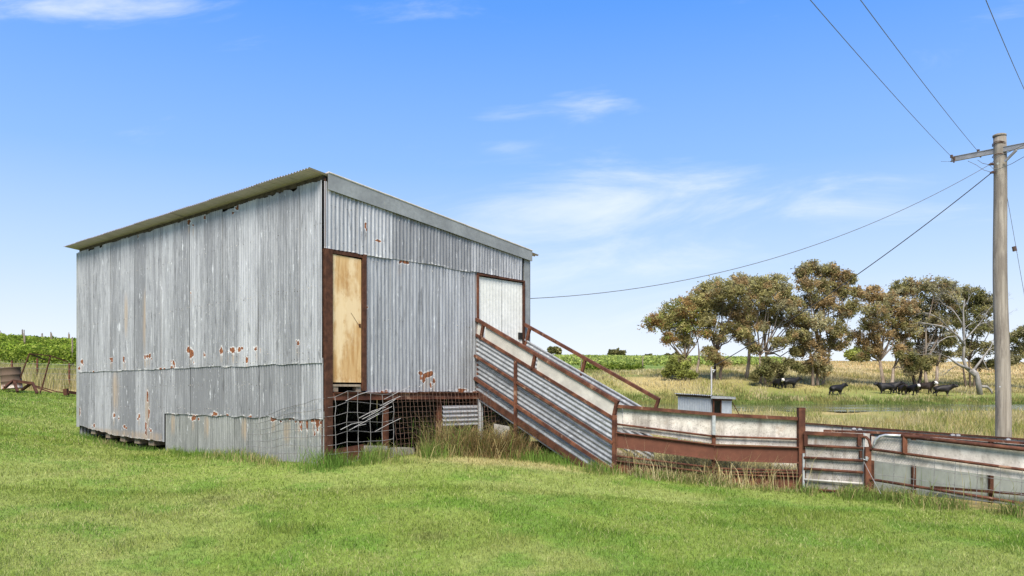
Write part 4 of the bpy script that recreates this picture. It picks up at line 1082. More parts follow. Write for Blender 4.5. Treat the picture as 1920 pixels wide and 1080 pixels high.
OLIVE = np.array([.215, .195, .080]); GREEN = np.array([.205, .225, .060]); BROWN = np.array([.265, .190, .092]); DARK = np.array([.080, .080, .030]); GREY = np.array([.245, .225, .125]); ORANGE = np.array([.31, .20, .08])
for _p in (OLIVE, GREEN, BROWN, DARK, GREY, ORANGE): _p *= 1.38
def gum(base_px, Y, lobes, label, pal, stems=1, rt=.35, bark='bark', seed=0, dens=1.0, name='gum_tree', fork=.28, group='gum trees beyond the dam', leafs=(.23, .10)):
    rg = np.random.default_rng(seed); rr = random.Random(seed)
    B = G(base_px, Y); k = Y / F; rt = rt * .66
    t = thing(name, label, 'tree', B, 0, group)
    tr = MB(); Pp = []; Cc = []
    LB = []
    for (px, py, r) in lobes:
        dy = rr.uniform(-1, 1) * r * k * 1.3
        LB.append((at(px, py, Y + dy), r * k * (1.16 if name == 'gum_tree' else 1.0)))
    cx = sum((l[0] for l in LB), V((0,0,0))) / len(LB)
    H = max(l[0].z for l in LB) - B.z
    starts = []
    for s in range(stems):
        off = V(((s - (stems - 1) / 2) * rt * 2.6, rr.uniform(-.5, .5), 0)); b = B + off; b.z = float(gz(b.x, b.y)) - .2
        fk = b + V((0, 0, H * fork * rr.uniform(.75, 1.15))) + V(((cx.x - B.x) * .18 + off.x * .6 + rr.uniform(-.4, .4), rr.uniform(-.4, .4), 0))
        m = b.lerp(fk, .5) + V((rr.uniform(-.2, .2), rr.uniform(-.2, .2), 0))
        r0 = rt / math.sqrt(stems) * 1.15
        tr.tube([b, b.lerp(m, .25), m, fk], [r0 * 1.35, r0 * 1.05, r0 * .9, r0 * .75], 9)
        starts.append((fk, r0 * .75))
    for i, (c, r) in enumerate(LB):
        fk, r0 = min(starts, key=lambda q: (q[0] - c).length + rr.uniform(0, 1.0))
        q = fk.lerp(c, .45) + V((rr.uniform(-.5, .5), rr.uniform(-.5, .5), rr.uniform(-.6, .3)))
        if c.z < fk.z: q = fk.lerp(c, .5) + V((0, 0, .5))
        rb = min(r0 * .8, .05 + .045 * r + .012 * (c - fk).length)
        pts = [fk, fk.lerp(q, .5) + V((rr.uniform(-.2, .2), 0, rr.uniform(-.2, .3))), q, q.lerp(c, .55) + V((rr.uniform(-.25, .25), rr.uniform(-.25, .25), .15)), c]
        tr.tube(pts, [rb, rb * .85, rb * .65, rb * .5, rb * .3], 6)
        ncl = int(15 + 9.5 * r * r)
        tone = rr.uniform(.80, 1.22); base = pal[rr.randrange(len(pal))]
        for j in range(min(ncl, 105)):
            d = rg.normal(size=3); d /= np.linalg.norm(d)
            rad = r * (rg.random() ** .38) * rr.uniform(.9, 1.16)
            cc = np.array(c) + d * rad * np.array([1.0, 1.0, .78])
            if rr.random() < .42:
                mid = V(cc).lerp(c, .45) + V((0, 0, -.12)); tr.tube([c.lerp(q, .25 * rr.random()), mid, V(cc)], [rb * .28, rb * .18, .012], 4, False)
            col = base * tone * rr.uniform(.72, 1.30)
            if rr.random() < .5: col = pal[rr.randrange(len(pal))] * rr.uniform(.8, 1.25)
            nl = int(rr.uniform(28, 62) * dens)
            cr_ = rr.uniform(.24, .50) * min(1.25, .55 + .3 * r)
            pts_ = cc + rg.normal(size=(nl, 3)) * np.array([cr_, cr_, cr_ * .62]) * .68
            pts_[:, 2] -= np.abs(rg.normal(size=nl)) * .22
            Pp.append(pts_); Cc.append(col[None] * rg.uniform(.75, 1.3, size=(nl, 1)))
    tr.build('trunk', M[bark], t, True)
    if Pp:
        Pp = np.concatenate(Pp); Cc = np.concatenate(Cc)
        L = rg.uniform(.7, 1.3, len(Pp)) * leafs[0]; Wd = rg.uniform(.7, 1.3, len(Pp)) * leafs[1]
        v, f, c = leaf_quads(Pp, L, Wd, Cc, rg)
        fast_mesh('crown', v, [f], M['leaf'], t, c)
    return t
gum(1301, 98, [(1226,603,17),(1243,598,20),(1262,584,22),(1285,575,22),(1305,565,20),(1270,612,22),(1296,604,22),(1318,590,20),(1255,632,12),(1320,622,14),(1284,640,14),(1276,672,12),(1268,688,10),(1262,690,9)],
    'round green-topped gum tree at the left end of the row with a spreading pale fork', [GREEN, GREEN, OLIVE, OLIVE * 1.25, ORANGE * .8], 2, .33, seed=1, dens=.95)
gum(1344, 97, [(1315,548,18),(1336,540,22),(1360,540,22),(1385,548,18),(1330,570,20),(1355,572,20),(1380,580,20),(1330,600,16),(1368,612,18),(1395,610,14),(1350,632,10),(1340,668,14),(1328,660,12),(1356,676,10)],
    'broad olive gum tree with a dark ivy-thick trunk second from the left', [OLIVE, OLIVE, GREY, BROWN], 2, .34, 'barkdark', seed=2)
gum(1398, 101, [(1380,532,18),(1400,526,18),(1420,545,18),(1402,560,18),(1392,590,16),(1415,600,14),(1385,628,11),(1408,640,9)],
    'slender gum with a straight pale trunk behind its bigger neighbours', [OLIVE, GREY, BROWN], 1, .30, seed=3, fork=.42)
gum(1432, 95, [(1430,532,20),(1450,528,20),(1470,545,20),(1440,556,22),(1470,572,20),(1490,565,14),(1425,585,18),(1455,598,16),(1482,600,18),(1500,590,12),(1400,622,12),(1505,625,12),(1430,612,10),(1462,640,12),(1482,628,12),(1415,650,9),(1492,655,9)],
    'olive gum tree with a reddish forked trunk above the dark thicket', [OLIVE, OLIVE, BROWN, GREY], 2, .33, seed=4)
gum(1532, 96, [(1506,508,14),(1520,500,14),(1540,506,16),(1560,505,15),(1580,514,13),(1594,522,9),(1515,532,17),(1540,535,18),(1565,535,16),(1585,548,14),(1608,545,9),(1600,570,12),(1525,565,20),(1555,568,20),(1582,585,16),(1510,600,18),(1540,605,20),(1570,618,18),(1520,638,18),(1495,630,14),(1548,645,18),(1580,645,12),(1500,655,12),(1535,668,16),(1520,685,14),(1545,692,12)],
    'tallest gum tree in the middle of the row with brown lower foliage', [OLIVE, GREY, BROWN, OLIVE * .8, BROWN * .9], 3, .40, seed=5)
gum(1664, 98, [(1630,548,16),(1650,556,18),(1672,562,20),(1700,575,18),(1640,582,20),(1668,592,24),(1696,600,20),(1625,605,14),(1650,620,18),(1685,628,18),(1712,622,12),(1620,640,12),(1602,628,10),(1642,652,12),(1690,655,13),(1618,665,9),(1702,672,10)],
    'russet-brown gum tree with a pale leaning trunk behind the paired cattle', [BROWN, OLIVE, GREY, BROWN * .9], 2, .42, seed=6)
gum(1718, 102, [(1690,540,18),(1712,534,16),(1735,545,18),(1720,570,20),(1745,585,18),(1722,605,18),(1700,650,14),(1718,668,16),(1705,690,12),(1735,650,14)],
    'dark-stemmed gum tree standing directly behind the white-faced cow', [OLIVE, DARK * 1.3, BROWN, GREY], 2, .36, 'barkdark', seed=7)
gum(1745, 99, [(1755,532,17),(1778,540,16),(1790,556,14),(1765,560,20),(1788,585,16),(1760,600,18),(1740,628,14),(1775,632,16),(1760,660,14),(1742,672,10)],
    'gum tree with a pale split trunk to the right of the herd', [OLIVE, GREY, BROWN * .8, DARK * 1.3], 2, .42, seed=8)
gum(1818, 103, [(1808,545,14),(1828,552,16),(1850,560,15),(1815,572,18),(1842,582,16),(1860,575,12),(1800,600,14),(1830,612,16),(1858,612,14),(1815,645,14),(1850,650,14),(1800,660,12),(1780,640,12),(1770,665,9),(1835,680,10),(1862,680,9)],
    'dark olive gum tree behind the bleached dead tree', [OLIVE, DARK * 1.4, GREY], 3, .32, 'barkdark', seed=9)
gum(1950, 100, [(1902,632,12),(1922,620,14),(1940,635,16),(1965,620,18),(1915,655,14),(1940,665,16),(1900,672,10),(1980,650,16),(1960,680,14)],
    'low spreading gum tree right of the power pole', [OLIVE, DARK * 1.4, GREY], 2, .30, 'barkdark', seed=10)
# shrubs under the gums
gum(1272, 96, [(1254,688,8),(1266,684,9),(1274,696,9),(1290,698,9),(1262,674,6),(1284,684,8),(1300,702,6),(1248,698,6)], 'bright green shrub at the foot of the leftmost gum tree', [GREEN * .9, GREEN * .75], 1, .06, 'barkdark', 21, .7, 'shrub', .2, 'shrubs under the gum trees')
gum(1440, 93.5, [(1420,698,9),(1430,688,10),(1442,698,9),(1452,682,9),(1466,688,8),(1478,676,8),(1492,682,7),(1436,674,7),(1462,700,7),(1414,704,6),(1502,690,6)], 'dark olive thicket under the gum beside the white-faced steer', [DARK * 1.6, OLIVE * .8, OLIVE * .65], 3, .07, 'barkdark', 22, .7, 'shrub', .2, 'shrubs under the gum trees')
gum(1718, 97, [(1696,674,8),(1710,684,8),(1724,676,8),(1738,686,6),(1688,662,7),(1714,664,7)], 'dark leafy shrub between the trunks behind the herd', [DARK * 1.8, OLIVE * .8], 3, .07, 'barkdark', 23, .6, 'shrub', .2, 'shrubs under the gum trees')
# lone trees on the far hill
def small_tree(px, Y, lobes, label, pal, seed, group='lone trees on the far hill'):
    return gum(px, Y, lobes, label, pal, 1, .25, 'barkdark', seed, .55, 'distant_tree', .25, group, (.75, .5))
small_tree(1040, 260, [(1034,656,6),(1042,655,6),(1047,659,4)], 'small rounded tree on the skyline above the ramp', [OLIVE, DARK * 1.3], 31)
small_tree(1157, 260, [(1148,661,6),(1157,660,7),(1166,662,6)], 'dark flat-topped tree alone on the vineyard skyline', [DARK * 1.2, OLIVE * .8], 32)
small_tree(1216, 285, [(1212,668,4),(1219,668,4)], 'tiny dark tree on the skyline left of the gums', [DARK * 1.2], 33)
small_tree(1258, 285, [(1252,667,4),(1262,666,5),(1270,664,5)], 'dark bushy tree on the skyline touching the leftmost gum', [DARK * 1.2], 34)
gum(1608, 230, [(1598,664,11),(1610,660,12),(1620,666,10),(1604,672,9)], 'bright green leafy tree far behind between the gum trunks', [GREEN * 1.15], 1, .3, 'barkdark', 35, .6, 'distant_tree', .3, 'lone trees on the far hill', (.7, .5))

# bleached dead tree
def dead_tree():
    Y = 92.5; k = Y / F; B = G(1836, Y)
    t = thing('dead_tree', 'leafless bleached dead tree with a thick grey trunk left of the power pole', 'tree', B)
    mb = MB(); rr = random.Random(5)
    def br(pts, r0, r1): r0 *= .72; r1 *= .72; mb.tube([at(px, py, Y + d) for i, (px, py, d) in enumerate(pts)], [r0 + (r1 - r0) * i / (len(pts) - 1) for i in range(len(pts))], 7)
    b = (1838, 742, 0)
    br([b, (1834,715,0), (1830,700,0), (1822,694,0)], .46, .36)
    br([(1828,704,0), (1812,690,.3), (1806,672,.4), (1808,648,.2), (1807,612,0), (1806,580,-.3), (1809,562,-.3)], .34, .05)
    br([(1818,692,0), (1798,684,-.5), (1786,676,-.8), (1778,668,-1)], .26, .08)
    br([(1808,648,.2), (1796,630,-.5), (1778,615,-1), (1758,610,-1.3), (1738,607,-1.5), (1722,603,-1.7)], .20, .03)
    br([(1778,615,-1), (1765,600,-1.4), (1752,592,-1.6), (1738,590,-1.9)], .10, .02)
    br([(1807,612,0), (1796,594,.4), (1786,580,.7), (1780,574,.9)], .14, .02)
    br([(1796,630,-.5), (1776,632,-1.0), (1762,640,-1.2), (1757,648,-1.3)], .10, .02)
    br([(1806,640,0), (1825,620,.5), (1842,600,.8), (1850,585,1)], .13, .02)
    br([(1824,696,0), (1842,672,.6), (1858,650,1), (1866,630,1.2)], .22, .03)
    br([(1842,672,.6), (1850,690,1), (1862,698,1.4)], .10, .02)
    br([(1836,724,0), (1850,725,.8), (1858,732,1), (1860,740,1)], .26, .14)
    def tw(p, d, L, r, n):
        q = p + d * L; mb.tube([p, p.lerp(q, .5) + V((rr.uniform(-.1,.1), rr.uniform(-.1,.1), rr.uniform(-.1,.1))), q], [r, r * .75, r * .45], 4, False)
        if n:
            for _ in range(rr.choice((2, 2, 3))):
                e = (d + V((rr.uniform(-.8,.8), rr.uniform(-.6,.6), rr.uniform(-.6,.7)))).normalized(); tw(p.lerp(q, rr.uniform(.5, 1)), e, L * rr.uniform(.55, .8), r * .55, n - 1)
    for (px, py, dx, dz) in ((1806,590,-.4,.9),(1808,575,.5,.8),(1790,586,-.7,.6),(1740,607,-.9,.1),(1752,592,-.9,.3),(1765,610,-.8,-.2),(1776,632,-.8,-.4),(1760,642,-.5,-.6),(1846,592,.6,.8),(1832,612,.8,.4),(1862,640,.4,.9),(1852,658,.8,.3),(1780,671,-.8,.3),(1798,684,-.6,-.3),(1798,630,-.8,.4),(1806,620,.7,.5)):
        tw(at(px, py, Y), V((dx, rr.uniform(-.3,.3), dz)).normalized(), rr.uniform(1.2, 2.2), .045, 4)
    mb.build('trunk', M['deadwood'], t, True)
dead_tree()
def log(px, Y, L, r, label, mat):
    g = G(px, Y); mb = MB(); mb.tube([g + V((-L/2, 0, r)), g + V((0, .1, r * 1.2)), g + V((L/2, .3, r * .8))], [r, r * .9, r * .6], 7); o = mb.build('fallen_log', M[mat], None, True); tag(o, label, 'log')
log(1255, 108, 2.0, .22, 'dark fallen log on the grass below the far vineyard', 'barkdark')

# ================================================================== VINEYARDS
def vine_row(p0, p1, h, n, size, label, group, post_gap, seed, cols, wid=.45, gz_fn=True, posth=1.9, postr=.06):
    rg = np.random.default_rng(seed)
    t = thing('vine_row', label, 'vine row', G_xy(*((np.array(p0) + np.array(p1)) / 2)), 0, group)
    s = rg.random(n); x = p0[0] + (p1[0] - p0[0]) * s; y = p0[1] + (p1[1] - p0[1]) * s
    bulge = .75 + .5 * fbm(s * 60 + seed, s * 0, seed, 2)
    y = y + rg.normal(size=n) * wid * .5; x = x + rg.normal(size=n) * wid * .3
    z = gz(x, y) + h * (.30 + .74 * rg.random(n) ** .8) * bulge
    c = cols[rg.integers(0, len(cols), n)] * rg.uniform(.75, 1.3, size=(n, 1))
    v, f, cc = leaf_quads(np.stack([x, y, z], 1), rg.uniform(.7, 1.3, n) * size, rg.uniform(.7, 1.3, n) * size * .8, c, rg, .2)
    fast_mesh('foliage', v, [f], M['vine'], t, cc)
    L = math.hypot(p1[0] - p0[0], p1[1] - p0[1]); m = int(L / post_gap); mb = MB()
    for i in range(m + 1):
        q = i / max(m, 1) + rg.normal() * .002; xx = p0[0] + (p1[0] - p0[0]) * q; yy = p0[1] + (p1[1] - p0[1]) * q; g = float(gz(xx, yy))
        mb.tube([(xx, yy, g), (xx + rg.normal() * .03, yy - .1, g + posth * rg.uniform(.93, 1.12))], postr, 5)
    if mb.v: tag(mb.build('post', M['timber'], t), kind='stuff')
    return t
def G_xy(x, y): return V((x, y, float(gz(x, y))))
VC = np.array([[.20, .28, .035], [.25, .32, .045], [.14, .21, .028], [.29, .35, .07]])
for i in range(19):
    Y = 50 + i * 3.3
    xl, xr = -Y * .80, -Y * .45
    vine_row((xl, Y), (xr, Y + 1.5), 1.2, int(4600 if i < 12 else 2400), .125 + .006 * i, ('lowest vine row of the left hillside, next to the tall dry grass' if i == 0 else 'topmost vine row of the left hillside, on the skyline' if i == 18 else 'leafy bright green vine row midway up the hillside left of the shed'), 'vine rows on the left hillside', 5.0, 700 + i, VC * (.78 + .4 * ((i * 7) % 5) / 4), postr=.042)
for i in range(24):
    Y = 140 + i * 7.0
    xl, xr = (940 - 960) / F * Y, (1480 - 960) / F * Y
    vine_row((xl, Y), (xr, Y + 4), 1.0, 1300, .36 + .012 * i, ('farthest vine row on the skyline above the loading ramp' if i == 23 else 'distant pale green vine row on the hill between ramp and gums'), 'vine rows on the far right hill', 14, 740 + i, VC * .95 + np.array([.08, .07, .05]), .7, postr=.05, posth=1.3)
for i in range(3):
    Y = 124 + i * 5
    xl, xr = (1090 - 960) / F * Y, (1205 - 960) / F * Y
    vine_row((xl, Y), (xr, Y), .85, 260, .32, 'dark nearer vine row edging the far vineyard above the ramp rail', 'nearer dark vine rows', 9, 770 + i, VC * .55, .5)

# ================================================================== CATTLE
def make_cow(label, px, Y, heading, hyaw=0.0, hz=0.0, coat=(.010,.009,.009), face=None, scale=1.0, seed=0, step=.12):
    rr = random.Random(seed); hz += .03; scale *= .90
    V_ = []; Rr = []; E = []
    def n(p, r, par=None):
        V_.append(p); Rr.append(r)
        if par is not None: E.append((par, len(V_) - 1))
        return len(V_) - 1
    pel = n((-.72, 0, 1.00), (.36, .40))
    mid = n((-.20, 0, .93), (.43, .50), pel)
    che = n((.36, 0, .93), (.40, .50), mid)
    sh_ = n((.70, 0, 1.02), (.28, .40), che)
    cy, sy = math.cos(hyaw), math.sin(hyaw)
    nk = n((.70 + .30 * cy, .30 * sy, 1.17 + hz * .6), (.21, .30), sh_)
    hd = n((.70 + .58 * cy, .58 * sy, 1.30 + hz), (.19, .20), nk)
    mz = n((.70 + .86 * cy, .86 * sy, 1.16 + hz), (.14, .14), hd)
    n((.70 + 1.0 * cy, 1.0 * sy, 1.08 + hz), (.12, .11), mz)
    for s in (-1, 1):
        e = n((.70 + .52 * cy - s * .16 * sy, .52 * sy + s * .16 * cy, 1.40 + hz), (.07, .06), hd)
        n((.70 + .46 * cy - s * .36 * sy, .46 * sy + s * .36 * cy, 1.42 + hz), (.05, .03), e)
        f = step * (1 if s > 0 else -1) * rr.uniform(.5, 1.2)
        a = n((.48, s * .20, .62), (.17, .19), che); k = n((.49 + f * .4, s * .20, .36), (.10, .11), a); p = n((.48 + f, s * .20, .08), (.075, .08), k); n((.52 + f, s * .20, .0), (.085, .08), p)
        f = -step * (1 if s > 0 else -1) * rr.uniform(.5, 1.2)
        a = n((-.74, s * .22, .74), (.22, .27), pel); b = n((-.66 + f * .3, s * .22, .54), (.16, .19), a); k = n((-.92 + f * .6, s * .21, .38), (.095, .11), b); p = n((-.85 + f, s * .21, .08), (.073, .08), k); n((-.81 + f, s * .21, 0), (.085, .08), p)
    ta = n((-1.02, 0, 1.10), (.06, .06), pel); tb = n((-1.10, .02, .80), (.04, .04), ta); n((-1.09, .04, .45), (.06, .06), tb)
    me = bpy.data.meshes.new('cow'); me.from_pydata(V_, E, []); me.update()
    ob = bpy.data.objects.new('cow', me); COL.objects.link(ob)
    md = ob.modifiers.new('skin', 'SKIN'); md.use_smooth_shade = True; md.use_x_symmetry = False
    sk = me.skin_vertices[0].data
    for i, r in enumerate(Rr): sk[i].radius = r; sk[i].use_root = (i == 0)
    ss = ob.modifiers.new('sub', 'SUBSURF'); ss.levels = 1; ss.render_levels = 1
    dg = bpy.context.evaluated_depsgraph_get(); dg.update()
    nm = bpy.data.meshes.new_from_object(ob.evaluated_get(dg)); ob.modifiers.clear()
    old = ob.data; ob.data = nm; bpy.data.meshes.remove(old); nm.name = 'cow'
    key = 'coat_%s' % str(coat)
    if key not in M: M[key] = simple('cow_coat', tuple(c * .7 for c in coat), tuple(c * 1.5 for c in coat), 6, .55, 0, .3)
    if 'faceW' not in M: M['faceW'] = simple('cow_white_face', (.55, .50, .45), (.66, .62, .57), 6, .7, 0, .2)
    nm.materials.clear(); nm.materials.append(M[key]); nm.materials.append(M['faceW'])
    if face:
        for p in nm.polygons:
            c = p.center; fx = (c.x - .70) * cy + c.y * sy; fy = -(c.x - .70) * sy + c.y * cy
            if (fx > .60 and abs(fy) < .17) or (face == 'patch' and fx > .35 and c.z < 1.1): p.material_index = 1
    g = G(px, Y); ob.location = g; ob.rotation_euler = (0, 0, heading); ob.scale = (scale,) * 3
    tag(ob, label, 'cow', 'cattle standing below the gum trees')
    return ob
R_ = math.radians
make_cow('white-faced steer facing the camera beside the dark thicket', 1459, 92.5, R_(-75), R_(-10), -.05, face='patch', seed=1, scale=.92)
make_cow('black cow standing side-on in the shade beside the white-faced steer', 1482, 93, R_(8), R_(5), -.02, seed=2)
make_cow('lone black cow by the water looking right, left of the herd', 1569, 89.6, R_(18), R_(-5), .08, seed=3, scale=.98)
make_cow('black cow facing left at the front of the overlapping pair', 1660, 91.5, R_(180), R_(25), .0, seed=4, scale=1.0)
make_cow('black cow half hidden behind the left-facing one, head turned right', 1671, 93.2, R_(-40), R_(20), .05, coat=(.012,.010,.009), seed=5)
make_cow('dark brown-black cow facing straight at the camera with ears out', 1692, 91.6, R_(-100), R_(5), -.04, coat=(.022,.014,.010), seed=6, scale=.95)
make_cow('black cow with a white face turned to the camera', 1711, 91.2, R_(-80), R_(-12), -.04, face='full', seed=7)
make_cow('dark brown cow with a mottled white face under the split trunk', 1736, 93, R_(-50), R_(-25), .05, coat=(.026,.017,.012), face='full', seed=8, scale=1.05)
make_cow('black cow standing side-on facing right at the right end of the herd', 1768, 90.6, R_(-12), R_(-25), .02, coat=(.014,.011,.010), seed=9, scale=1.05)

# ================================================================== GRASS
def blades(name, x, y, h, w, col, lean, rg, label, cat='grass', zoff=None, bend=.5, parent=None, mat='grass'):
    n = len(x); z = gz(x, y) if zoff is None else zoff
    th = rg.random(n) * 2 * np.pi; fx, fy = np.cos(th), np.sin(th)
    ln = lean * h * rg.uniform(.2, 1.2, n); ph = rg.random(n) * 2 * np.pi
    lx, ly = np.cos(ph) * ln, np.sin(ph) * ln
    B = np.stack([x, y, z - .01], 1); s = np.stack([fx * w / 2, fy * w / 2, 0 * x], 1)
    Mm = B + np.stack([lx * bend * .6, ly * bend * .6, h * .58], 1)
    T = B + np.stack([lx, ly, h * np.sqrt(np.clip(1 - lean ** 2 * .35, .2, 1))], 1)
    v = np.stack([B - s, B + s, Mm + s * .8, Mm - s * .8, T], 1).reshape(-1, 3)
    i = np.arange(n)[:, None] * 5
    q = i + np.array([[0, 1, 2, 3]]); t = i + np.array([[3, 2, 4]])
    o = fast_mesh(name, v, [q, t], M[mat], parent, np.repeat(col, 5, axis=0))
    return tag(o, label, cat, kind='stuff')
rg = np.random.default_rng(42)
# mown lawn
def lawn_pts(n, y0, y1, pw, sl=-.86, sr=.86):
    y = y0 + (y1 - y0) * rg.random(n) ** pw; x = (sl + (sr - sl) * rg.random(n)) * y
    k = in_lawn(x, y); a, b = shed_ab(x, y); k &= ~((a > -.02) & (a < 4.9) & (b > -.02) & (b < 9.5)); return x[k], y[k]
xs, ysn = [], []
x1, y1 = lawn_pts(335000, 4.6, 10.5, .9, -1.08, 1.0); x2, y2 = lawn_pts(150000, 10.2, 15.5, .95); x3, y3 = lawn_pts(130000, 13, 31, .95, -.86, -.25)
x = np.concatenate([x1, x2, x3]); y = np.concatenate([y1, y2, y3])
n = len(x)
c = lawn_colour(x, y)
cl = fbm(x * 2.6, y * 2.6, 51, 3)
h = (.020 + .045 * rg.random(n) ** 1.6) * (.65 + .9 * cl) * (1 + .6 * sstep(.64, .76, fbm(x * 1.3, y * 1.3, 57, 3)))
dryb = rg.random(n) < (.06 + .14 * sstep(.45, .65, fbm(x * .7, y * .7, 55, 3)))
c = np.where(dryb[:, None], np.array([.42, .42, .18]), c) * rg.uniform(.74, 1.28, size=(n, 1))
w = np.maximum(.0045, y * .00062) * rg.uniform(.7, 1.4, n)
blades('lawn_grass', x, y, h * np.where(y > 15, 1.25, 1), w, c, .9, rg, 'short mown green lawn in front of the shed')
# rough grass along the foot of walls and fences
def edge(poly, n, spread, hmin, hmax, pal, label, name='rough_grass', w=.007, lean=.6, fade=1.0, clump=1.2, seed=60):
    poly = np.array(poly, float); seg = np.linalg.norm(np.diff(poly, axis=0), axis=1); cum = np.concatenate([[0], np.cumsum(seg)])
    s = rg.random(n) * cum[-1]; px_ = np.interp(s, cum, poly[:, 0]); py_ = np.interp(s, cum, poly[:, 1])
    d = rg.normal(size=(n, 2)) * spread; xx = px_ + d[:, 0]; yy = py_ + d[:, 1]
    cl = fbm(xx * clump * 1.5, yy * clump * 1.5, seed, 3); keep = rg.random(n) < sstep(.30, .55, cl) * fade + (1 - fade)
    xx, yy, cl = xx[keep], yy[keep], cl[keep]; m = len(xx)
    a, b = shed_ab(xx, yy); ok = ~((a > .0) & (a < 4.8) & (b > .0) & (b < 9.4)); xx, yy, cl = xx[ok], yy[ok], cl[ok]; m = len(xx)
    hh = (hmin + (hmax - hmin) * rg.random(m) ** 1.5) * (.5 + cl)
    pal = np.array(pal); kk = np.clip((fbm(xx * .8, yy * .8, seed + 9, 3) - .3) * 2.2 + rg.normal(size=m) * .25, 0, .999)
    c = pal[(kk * len(pal)).astype(int)] * rg.uniform(.65, 1.35, size=(m, 1))
    return blades(name, xx, yy, hh, w * rg.uniform(.6, 1.5, m), c, lean, rg, label)
LG = [.11, .21, .035]; MG = [.16, .25, .05]; ST = [.40, .34, .16]; OL = [.20, .21, .07]; BRN = [.26, .18, .085]; PS = [.50, .43, .24]
sp = lambda a, b: tuple(S(a, b, 0).xy)
edge([sp(-.12, 9.6), sp(-.34, 7.0), sp(-.30, 5.2), sp(-.2, 3), sp(-.22, .2)], 6500, .13, .05, .20, [LG, LG, MG, MG, ST], 'unmown green grass tufts along the foot of the long corrugated wall', seed=61)
edge([sp(-.15, -.1), sp(.6, -.25), sp(1.6, -.35), sp(2.4, -.55)], 6500, .20, .06, .34, [LG, MG, MG, ST, OL], 'unmown grass in front of the dark gap under the shed', seed=62)
edge([sp(1.9, -.55), sp(2.6, -.75), sp(3.3, -.95)], 2300, .24, .18, .85, [OL, BRN, BRN, OL, ST, LG], 'tall dry brown weeds in front of the rusty mesh', 'dry_weeds', .007, 1.0, .7, seed=63)
edge([sp(2.3, -.7), sp(3.1, -1.0), sp(3.45, -1.35)], 3600, .22, .10, .75, [BRN, [.30,.18,.09], OL, BRN, ST, [.22, .14, .07], BRN], 'matted reddish dry weeds beside the ramp post', 'dry_weeds', .007, 1.25, .6, seed=64)
edge([sp(3.0, -1.5), sp(3.2, -2.3), (1.5, 12.35)], 2600, .16, .06, .26, [LG, MG, OL, ST], 'grass tufts at the foot of the ramp', seed=65)
edge([(3.0, 12.26), (4.4, 12.0)], 1500, .13, .03, .13, [OL, MG, ST, PS, LG], 'short rough grass at the right end of the brown yard fence', seed=71, lean=1.0, clump=2.2)
edge([(1.75, 12.32), (2.5, 12.28), (3.15, 12.26)], 2300, .15, .05, .27, [OL, MG, ST, OL, PS, LG], 'rough straw-coloured grass at the foot of the ramp end of the brown fence', seed=66, lean=1.1, fade=1.0, clump=2.2)
edge([(4.4, 11.95), (5.2, 11.55), (6.7, 10.25), (7.6, 9.5)], 8000, .17, .05, .27, [MG, LG, OL, ST, MG], 'long rough grass along the white right-hand fence and gate', seed=67, lean=1.05, clump=2.0)
edge([(4.9, 11.6), (6.7, 10.4), (8, 9.2)], 170, .22, .3, .75, [OL, ST, MG], 'thin seeding grass stalks in front of the right-hand fence', 'seed_stalks', .006, .35, .2, seed=68)
edge([(1.8, 12.2), (4.4, 12.0)], 110, .16, .25, .75, [ST, BRN, PS], 'thin dry stalks in front of the brown yard fence', 'seed_stalks', .006, .4, .2, seed=69)
edge([(1.9, 13.1), (4.4, 12.8)], 5200, .30, .15, .5, [ST, PS, [.45, .33, .13], ST], 'dry straw grass inside the yard behind the brown fence', 'yard_grass', .01, .7, .4, seed=70)
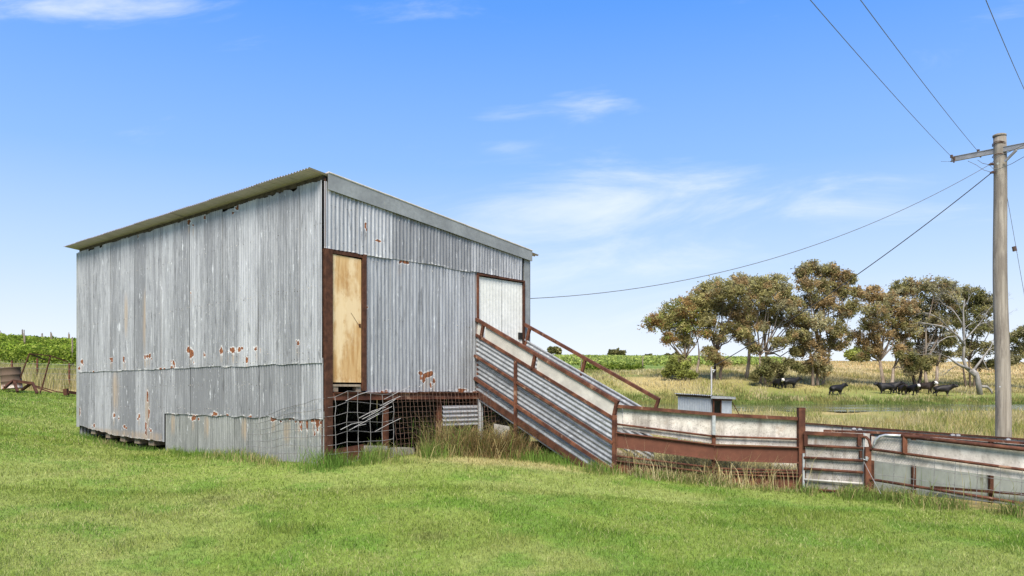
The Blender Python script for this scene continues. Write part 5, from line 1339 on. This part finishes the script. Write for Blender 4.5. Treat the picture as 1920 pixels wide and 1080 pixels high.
# long paddock grass beyond the yards
def field(name, n, y0, y1, pxa, pxb, h0, h1, wk, pal, label, lean=.45, seed=80, pw=1.3, tuft=1.0, keep=None):
    y = y0 + (y1 - y0) * rg.random(n) ** pw; px = pxa + (pxb - pxa) * rg.random(n); x = (px - 960) / F * y
    cl = fbm(x * tuft, y * tuft * .6, seed, 3); k = rg.random(n) < sstep(.25, .6, cl) * .85 + .15
    if name == 'hillside_grass': k &= ~((y > 88) & (y < 94) & (px > 1440) & (px < 1800) & (rg.random(n) < .7))
    k &= ~in_lawn(x, y); a, b = shed_ab(x, y); k &= ~((a > -.3) & (a < 5.2) & (b > -3.5) & (b < 9.8)); k &= ~((np.abs(x - 5.2) < .9) & (np.abs(y - 22) < .9))
    if keep is not None: k &= keep(x, y, px)
    x, y, cl = x[k], y[k], cl[k]; m = len(x)
    h = (h0 + (h1 - h0) * rg.random(m) ** 1.4) * (.45 + cl * 1.1)
    pal = np.array(pal); kk = np.clip((fbm(x * .35, y * .18, seed + 5, 4) - .28) * 2.3 + rg.normal(size=m) * .16, 0, .999)
    c = pal[(kk * len(pal)).astype(int)] * rg.uniform(.7, 1.3, size=(m, 1))
    return blades(name, x, y, h, np.maximum(.008, y * wk) * rg.uniform(.6, 1.4, m), c, lean, rg, label)
behind = lambda x, y, px: y > fence_boundary(np.clip(x, 1.7, 30)) + .3
field('paddock_grass', 90000, 13, 52, 1130, 2300, .14, .50, .00065, [[.20,.23,.06], [.34,.29,.11], ST, PS, ST, PS, [.36,.30,.11]], 'long seeding paddock grass between the yards and the dam', seed=81, keep=lambda x, y, px: behind(x, y, px) & ((y < np.where((px > 1540) & (px < 1690), 33, 41) + 7 * vnoise(px * .02, px * 0, 9)) | (rg.random(len(x)) < np.where((px > 1540) & (px < 1690), .05, .40))))
field('reed_grass', 26000, 81, 88, 1000, 2300, .18, .55, .0007, [[.10,.15,.035], [.14,.185,.045], OL, [.26,.25,.08]], 'dark green reeds along the far edge of the dam', .3, seed=82, pw=1)
field('hillside_grass', 70000, 86, 135, 1000, 2300, .15, .50, .0008, [OL, [.33,.28,.10], ST, ST, PS, PS], 'dry golden grass on the slope under the gum trees', seed=83, tuft=.25)
field('dry_field_grass', 26000, 130, 250, 1280, 2300, .25, .55, .0010, [[.50,.37,.17], ST, PS, [.46,.33,.15]], 'pale golden grass on the field beyond the gums', seed=84, tuft=.15, pw=1)
field('dry_strip_grass', 30000, 29, 49, -260, 420, .25, .75, .0007, [OL, ST, PS, ST, [.30,.30,.10]], 'tall dry seeding grass along the wire fence below the vineyard', .3, seed=85, pw=1)
